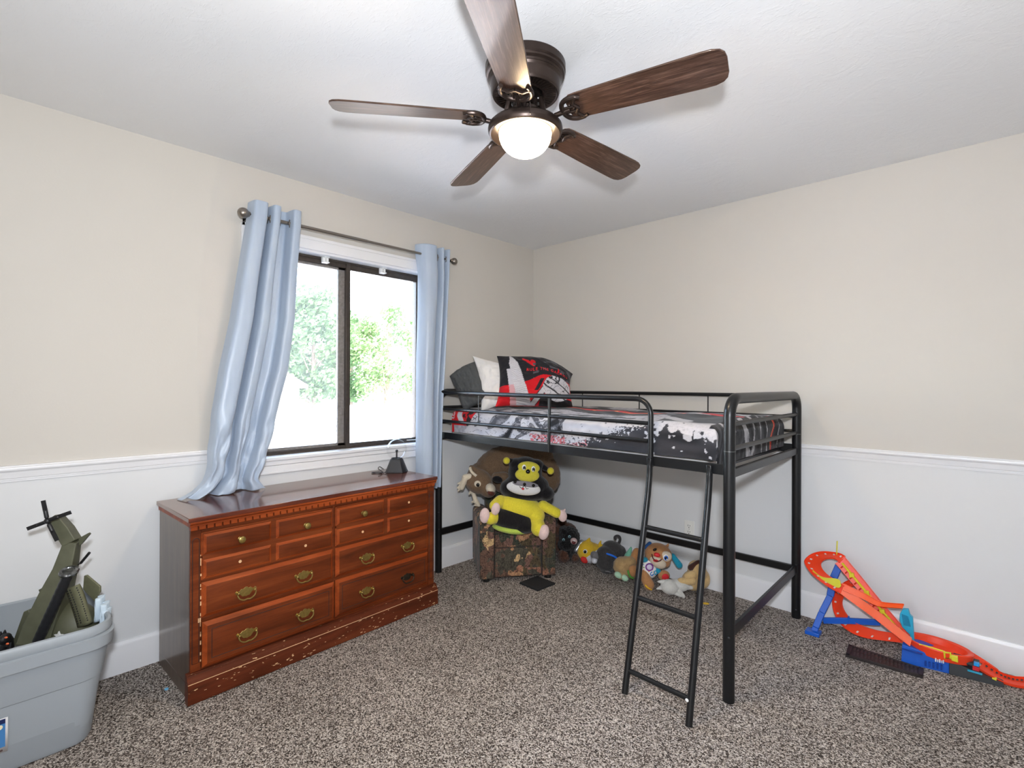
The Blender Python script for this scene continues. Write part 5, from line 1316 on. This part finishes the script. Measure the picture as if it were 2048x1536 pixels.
fp_ = GV('flag'); part('flag_pole', MB().bar(fp_[0], fp_[2], .005, .004), M_ye, tk, world=True, bevel=.001)
lg = GV('leg'); m = MB()
for i in range(len(lg)-1): m.bar(lg[i], lg[i+1], .034 if i < 2 else .030, .014, up=(0, -1, .3))
m.box(lg[-1]+V((-.036, -.03, -.02)), lg[-1]+V((.03, .03, .012)))
zmin = min(p.z for p in m.v)
for p in m.v:
    if p.z < .001: p.z = .001
part('stand_leg', m, M_bl, tk, world=True, bevel=.003)
br_ = GV('bar'); part('stand_bar', MB().bar(br_[0], br_[1], .014, .030).bar(br_[1], br_[2], .014, .028).box(br_[1]+V((-.004, -.004, .012)), br_[1]+V((.004, .004, .024))), M_bl, tk, world=True, bevel=.002)
cyp = GV('cyan'); yy = cyp[0].y
cyo = part('elevator_tower', MB().prism([(p.x, p.z) for p in cyp], yy-.012, yy+.012), M_cy, tk, world=True, bevel=.002)
rg = MB()
for k in range(7):
    t = .08+.13*k; a = cyp[0].lerp(cyp[8], t); b = cyp[3].lerp(cyp[4].lerp(cyp[5], .3), t); a = a.lerp(b, .15); b = a.lerp(b, .8)
    rg.bar(a+V((0, -.0125, .004)), b+V((0, -.0125, -.006)), .003, .006, up=(0, 0, 1))
part('tower_ribs', rg, simple('deep_cyan_plastic', (26, 130, 168), .4), cyo, world=True)
# bowl: an oval tray with raised wall
bc = V((2.645, -.130, .062)); bm_ = MB(); NBW = 40
for (k, z) in ((0.0, .0), (.62, .0), (.78, .006), (.86, .030), (1.0, .034), (1.03, .030), (1.0, -.008), (.9, -.014), (0, -.014)):
    for i in range(NBW):
        a = 2*pi*i/NBW; bm_.v.append(bc+V((.124*max(k, .001)*cos(a)+.0*sin(a), .080*max(k, .001)*sin(a), z+.02*(-.25*cos(a)))))
for j in range(8):
    for i in range(NBW): i2 = (i+1) % NBW; bm_.f.append((j*NBW+i, j*NBW+i2, (j+1)*NBW+i2, (j+1)*NBW+i))
part('spin_bowl', bm_, M_or, tk, world=True, sharp=30)
yr = GV('yrail'); part('side_strip', MB().tube(yr, .0035, 8), M_ye, tk, world=True)
la = GV('latch'); part('latch', MB().tube(la+[la[0]], .004, 8), M_ye, tk, world=True)
l2 = GV('latch2'); part('launch_button', MB().prism([(p.x, p.z) for p in l2], -.222, -.205), M_ye, tk, world=True, bevel=.002)
yc = GV('yclip'); part('end_clip', MB().prism([(p.x, p.z) for p in yc], -.170, -.150), M_ye, tk, world=True, bevel=.002)
part('booster_base', MB().add([(2.520, -.232, 0), (2.692, -.200, 0), (2.692, -.05, 0), (2.520, -.05, 0), (2.523, -.222, .082), (2.690, -.190, .052), (2.69, -.05, .052), (2.523, -.05, .082)], [(3, 2, 1, 0), (4, 5, 6, 7), (0, 1, 5, 4), (1, 2, 6, 5), (2, 3, 7, 6), (3, 0, 4, 7)]), M_bl, tk, world=True, bevel=.002)
gv = MB()
for k in range(5): x = 2.605+.014*k; gv.box((x, -.2225+.0022*k, .012), (x+.007, -.214+.0022*k, .034))
gv.box((2.525, -.2315, .062), (2.60, -.221, .066))
part('base_ribs', gv, simple('deep_blue_plastic', (14, 62, 150), .4), tk, world=True)
wr = MB()
for k, (dx, w_) in enumerate(((0, .006), (.008, .004), (.014, .006), (.022, .003), (.027, .005))): wr.box((2.642+dx, -.2165+dx*.19, .044-.0*k), (2.642+dx+w_*.8, -.2100+dx*.19, .058-.003*(k % 2)))
part('white_marks', wr, simple('white_print', (230, 232, 236), .5), tk, world=True)
part('launcher', MB().add([(2.690, -.205, 0), (2.868, -.176, 0), (2.868, -.10, 0), (2.690, -.10, 0), (2.690, -.196, .060), (2.868, -.170, .012), (2.868, -.10, .012), (2.690, -.10, .060)], [(3, 2, 1, 0), (4, 5, 6, 7), (0, 1, 5, 4), (1, 2, 6, 5), (2, 3, 7, 6), (3, 0, 4, 7)]).box((2.70, -.17, .05), (2.79, -.11, .066)).cyl((2.72, -.172, .062), (2.79, -.16, .052), .008), M_dk, tk, world=True, bevel=.002)
part('launch_slider', MB().box((2.772, -.178, .060), (2.790, -.160, .074)), simple('sky_blue_plastic', (40, 150, 220), .4), tk, world=True, bevel=.001)
part('launch_stop', MB().box((2.768, -.180, .040), (2.790, -.162, .057)), simple('red_toy_plastic', (206, 34, 44), .4), tk, world=True, bevel=.001)
part('launch_clip', MB().box((2.752, -.198, .036), (2.800, -.186, .040)), M_cy, tk, world=True)
# separate black slotted tray on the carpet
ty = thing('slotted_tray', 'black slotted plastic tray lying on the carpet before the race track', 'toy piece', (2.46, -.29, 0), radians(3))
C4 = [V((2.312, -.240, 0)), V((2.606, -.255, 0)), V((2.609, -.335, 0)), V((2.322, -.362, 0))]
def tq(u, v, z): p = C4[0]*(1-u)*(1-v)+C4[1]*u*(1-v)+C4[2]*u*v+C4[3]*(1-u)*v; return V((p.x, p.y, z))
M_tr = simple('dark_brown_black_plastic', (40, 32, 32), .5); m = MB()
def tbox(mb, u0, u1, v0, v1, z0, z1):
    mb.add([tq(u0, v0, z0), tq(u1, v0, z0), tq(u1, v1, z0), tq(u0, v1, z0), tq(u0, v0, z1), tq(u1, v0, z1), tq(u1, v1, z1), tq(u0, v1, z1)], [(3, 2, 1, 0), (4, 5, 6, 7), (0, 1, 5, 4), (1, 2, 6, 5), (2, 3, 7, 6), (3, 0, 4, 7)])
tbox(m, 0, 1, 0, 1, .001, .010); tbox(m, 0, 1, 0, .10, .010, .015); tbox(m, 0, 1, .90, 1, .010, .015); tbox(m, 0, .06, 0, 1, .010, .015); tbox(m, .94, 1, 0, 1, .010, .015)
part('tray', m, M_tr, ty, world=True, bevel=.001)
m = MB()
for k in range(17):
    u = .09+.05*k; tbox(m, u, u+.022, .14, .42, .010, .014); tbox(m, u+.01, u+.03, .50, .84, .010, .014 if k % 3 else .012)
part('tray_ribs', m, simple('charcoal_tray_ribs', (58, 50, 50), .5), ty, world=True)
# ------------------------------------------------------------------ outside the window
GZ = -.6
M_conc = simple('pale_concrete', (204, 198, 190), .9, var=.06, vs=.4)
struct('ground', MB().box((-90, -40, GZ-.3), (-.6, 90, GZ)), M_conc)
def leaf_mat(name, a, b):
    n = NB(name); oi = n.node('ObjectInfo'); vec = n.coord()
    nz_ = n.noise(vec, 1.3, 3); col = n.ramp(nz_.outputs['Fac'], [(.3, lin(a)), (.7, lin(b))])
    d = n.node('BsdfDiffuse'); t = n.node('BsdfTranslucent'); m = n.node('MixShader'); m.inputs[0].default_value = .35
    n.link(col, d.inputs[0]); n.link(col, t.inputs[0]); n.link(d.outputs[0], m.inputs[1]); n.link(t.outputs[0], m.inputs[2]); n.link(m.outputs[0], n.out.inputs['Surface']); return n.m
M_leaf1 = leaf_mat('dense_green_leaves', (78, 104, 70), (112, 138, 98)); M_leaf2 = leaf_mat('bright_green_leaves', (94, 122, 80), (132, 156, 110)); M_bark = simple('grey_bark', (120, 108, 96), .9, var=.2, vs=6)
def tree(name, label, x, y, h, rad, seed, nclump, nleaf, m, base=.16, size=.15, spread=1., group='trees outside the window'):
    rn = random.Random(seed)
    t = thing(name, label, 'tree', (x, y, GZ), 0, group)
    br = MB().tube([(0, 0, 0), (.05, .02, h*.25), (.0, .05, h*.5), (.05, 0, h*.8)], [.24, .18, .12, .03], 8)
    clumps = []
    for k in range(nclump):
        f = rn.random(); z = h*(base+.92*(1-base)*f); rr = rad*sqrt(max(.05, sin(pi*min(.97, .12+.80*f))))*spread
        a = rn.random()*2*pi; r = rr*sqrt(rn.random())
        c = V((r*cos(a), r*sin(a), z)); clumps.append((c, rad*(.20+.16*rn.random())))
        if k % 3 == 0: br.tube([(0.02, .02, max(.4, z-.9*r-.3)), (c.x*.55, c.y*.55, z-.35*r), tuple(c)], [.07, .04, .012], 6)
    part('trunk', br, M_bark, t)
    lm = MB()
    for i in range(nleaf):
        c, s = clumps[rn.randrange(len(clumps))]
        d = V((rn.gauss(0, 1), rn.gauss(0, 1), rn.gauss(0, .8))); d.normalize(); p = c+d*s*(rn.random()**.4)
        n = V((rn.gauss(0, 1), rn.gauss(0, 1), rn.gauss(.6, 1))).normalized(); u = n.orthogonal().normalized(); v = n.cross(u)
        w = size*(.6+.8*rn.random()); a = u*w; b = v*w*.6
        lm.add([p-a, p-b, p+a, p+b], [(0, 1, 2, 3)])
    part('crown', lm, m, t, smooth=False)
tree('shade_tree', 'dense rounded green tree seen through the left window pane', -32.2, 13.0, 8.4, 3.6, 11, 46, 9000, M_leaf1, .14, .17)
tree('shade_tree', 'airy light green tree seen through the clear right window pane', -32.0, 18.9, 8.4, 3.7, 23, 38, 7000, M_leaf2, .16, .15)
tree('shade_tree', 'second light green tree partly behind the right curtain outside', -38.0, 27.6, 7.8, 2.6, 31, 20, 3000, M_leaf2, .14, .15)
tree('shade_tree', 'far bushy tree showing in the gap beside the window mullion', -39.5, 19.9, 7.6, 3.3, 43, 24, 4200, M_leaf1, .10, .18)
tree('shade_tree', 'far tree half hidden by the gathered left curtain', -44.1, 15.5, 8.6, 3.2, 57, 26, 4200, M_leaf1, .12, .18)
# neighbouring house whose white gable end shows past the left curtain
hs = thing('neighbour_house', 'white gabled neighbouring house showing past the left curtain', 'house', (-27.35, 5.25, GZ), radians(-40))
M_sid = simple('white_siding', (226, 224, 220), .8); M_roof = simple('pale_grey_shingles', (186, 182, 178), .9, var=.12, vs=5)
part('wall', MB().prism([(-3.6, 0), (3.6, 0), (3.6, 1.9), (0, 4.1), (-3.6, 1.9)], -3, 3, axes='yz'), M_sid, hs)
part('roof', MB().prism([(-4.0, 1.62), (-4.0, 1.80), (0, 4.32), (4.0, 1.80), (4.0, 1.62), (0, 4.12)], -3.4, 3.4, axes='yz'), M_roof, hs)
part('eave_board', MB().box((3.0, 3.3, 1.35), (3.12, 3.62, 1.62)), simple('brown_board', (150, 112, 92), .8), hs)
solo('grey_yard_box', MB().box((-.35, -.25, 0), (.35, .25, .5), Matrix.Translation((-20.5, 12.5, GZ))), simple('grey_box_paint', (150, 150, 152), .7), 'small grey box out on the pale ground beyond the window', 'box', bevel=.03)  # plain box standing for an unidentified small grey thing in the yard
# ------------------------------------------------------------------ daylight outside, lamp and camera flash
w = bpy.data.worlds.new('world'); SC.world = w; w.use_nodes = True
nt = w.node_tree; bg = nt.nodes['Background']
sk = nt.nodes.new('ShaderNodeTexSky'); sk.sky_type = 'NISHITA'; sk.sun_disc = False; sk.sun_elevation = radians(52); sk.sun_rotation = radians(100); sk.air_density = 1.; sk.dust_density = 2.5; sk.ozone_density = 1.
mixn = nt.nodes.new('ShaderNodeMix'); mixn.data_type = 'RGBA'; mixn.inputs[0].default_value = .45
nt.links.new(sk.outputs[0], mixn.inputs[6]); mixn.inputs[7].default_value = (.9, .95, 1., 1)
nt.links.new(mixn.outputs[2], bg.inputs[0]); bg.inputs[1].default_value = 7.0
sd = bpy.data.lights.new('sun', 'SUN'); sd.energy = 9.; sd.angle = radians(.6); sd.color = (1, .96, .9)
so = bpy.data.objects.new('sun', sd); COL.objects.link(so); so.rotation_euler = (radians(42), 0, radians(68))
# the photographer's flash, on top of the camera
fd = bpy.data.lights.new('camera_flash', 'SPOT'); fd.energy = 198; fd.shadow_soft_size = .055; fd.color = (.95, 1, 1.07)
fd.spot_size = radians(172); fd.spot_blend = .85
fo = bpy.data.objects.new('camera_flash', fd); COL.objects.link(fo); fo.location = (2.90, -3.28, 1.55)
fo.rotation_euler = V((-1.2, 1.3, .2)).to_track_quat('-Z', 'Y').to_euler()
# added soft fill light behind the photographer to lift the room's ambient level
dd = bpy.data.lights.new('rear_fill_light', 'AREA'); dd.shape = 'RECTANGLE'; dd.size = .9; dd.size_y = 2.; dd.energy = 15; dd.color = (1, .98, .95)
do = bpy.data.objects.new('rear_fill_light', dd); COL.objects.link(do); do.location = (2.3, -4.28, 1.03); do.rotation_euler = V((0, 1, 0)).to_track_quat('-Z', 'Z').to_euler()
SC.view_settings.exposure = 0.0
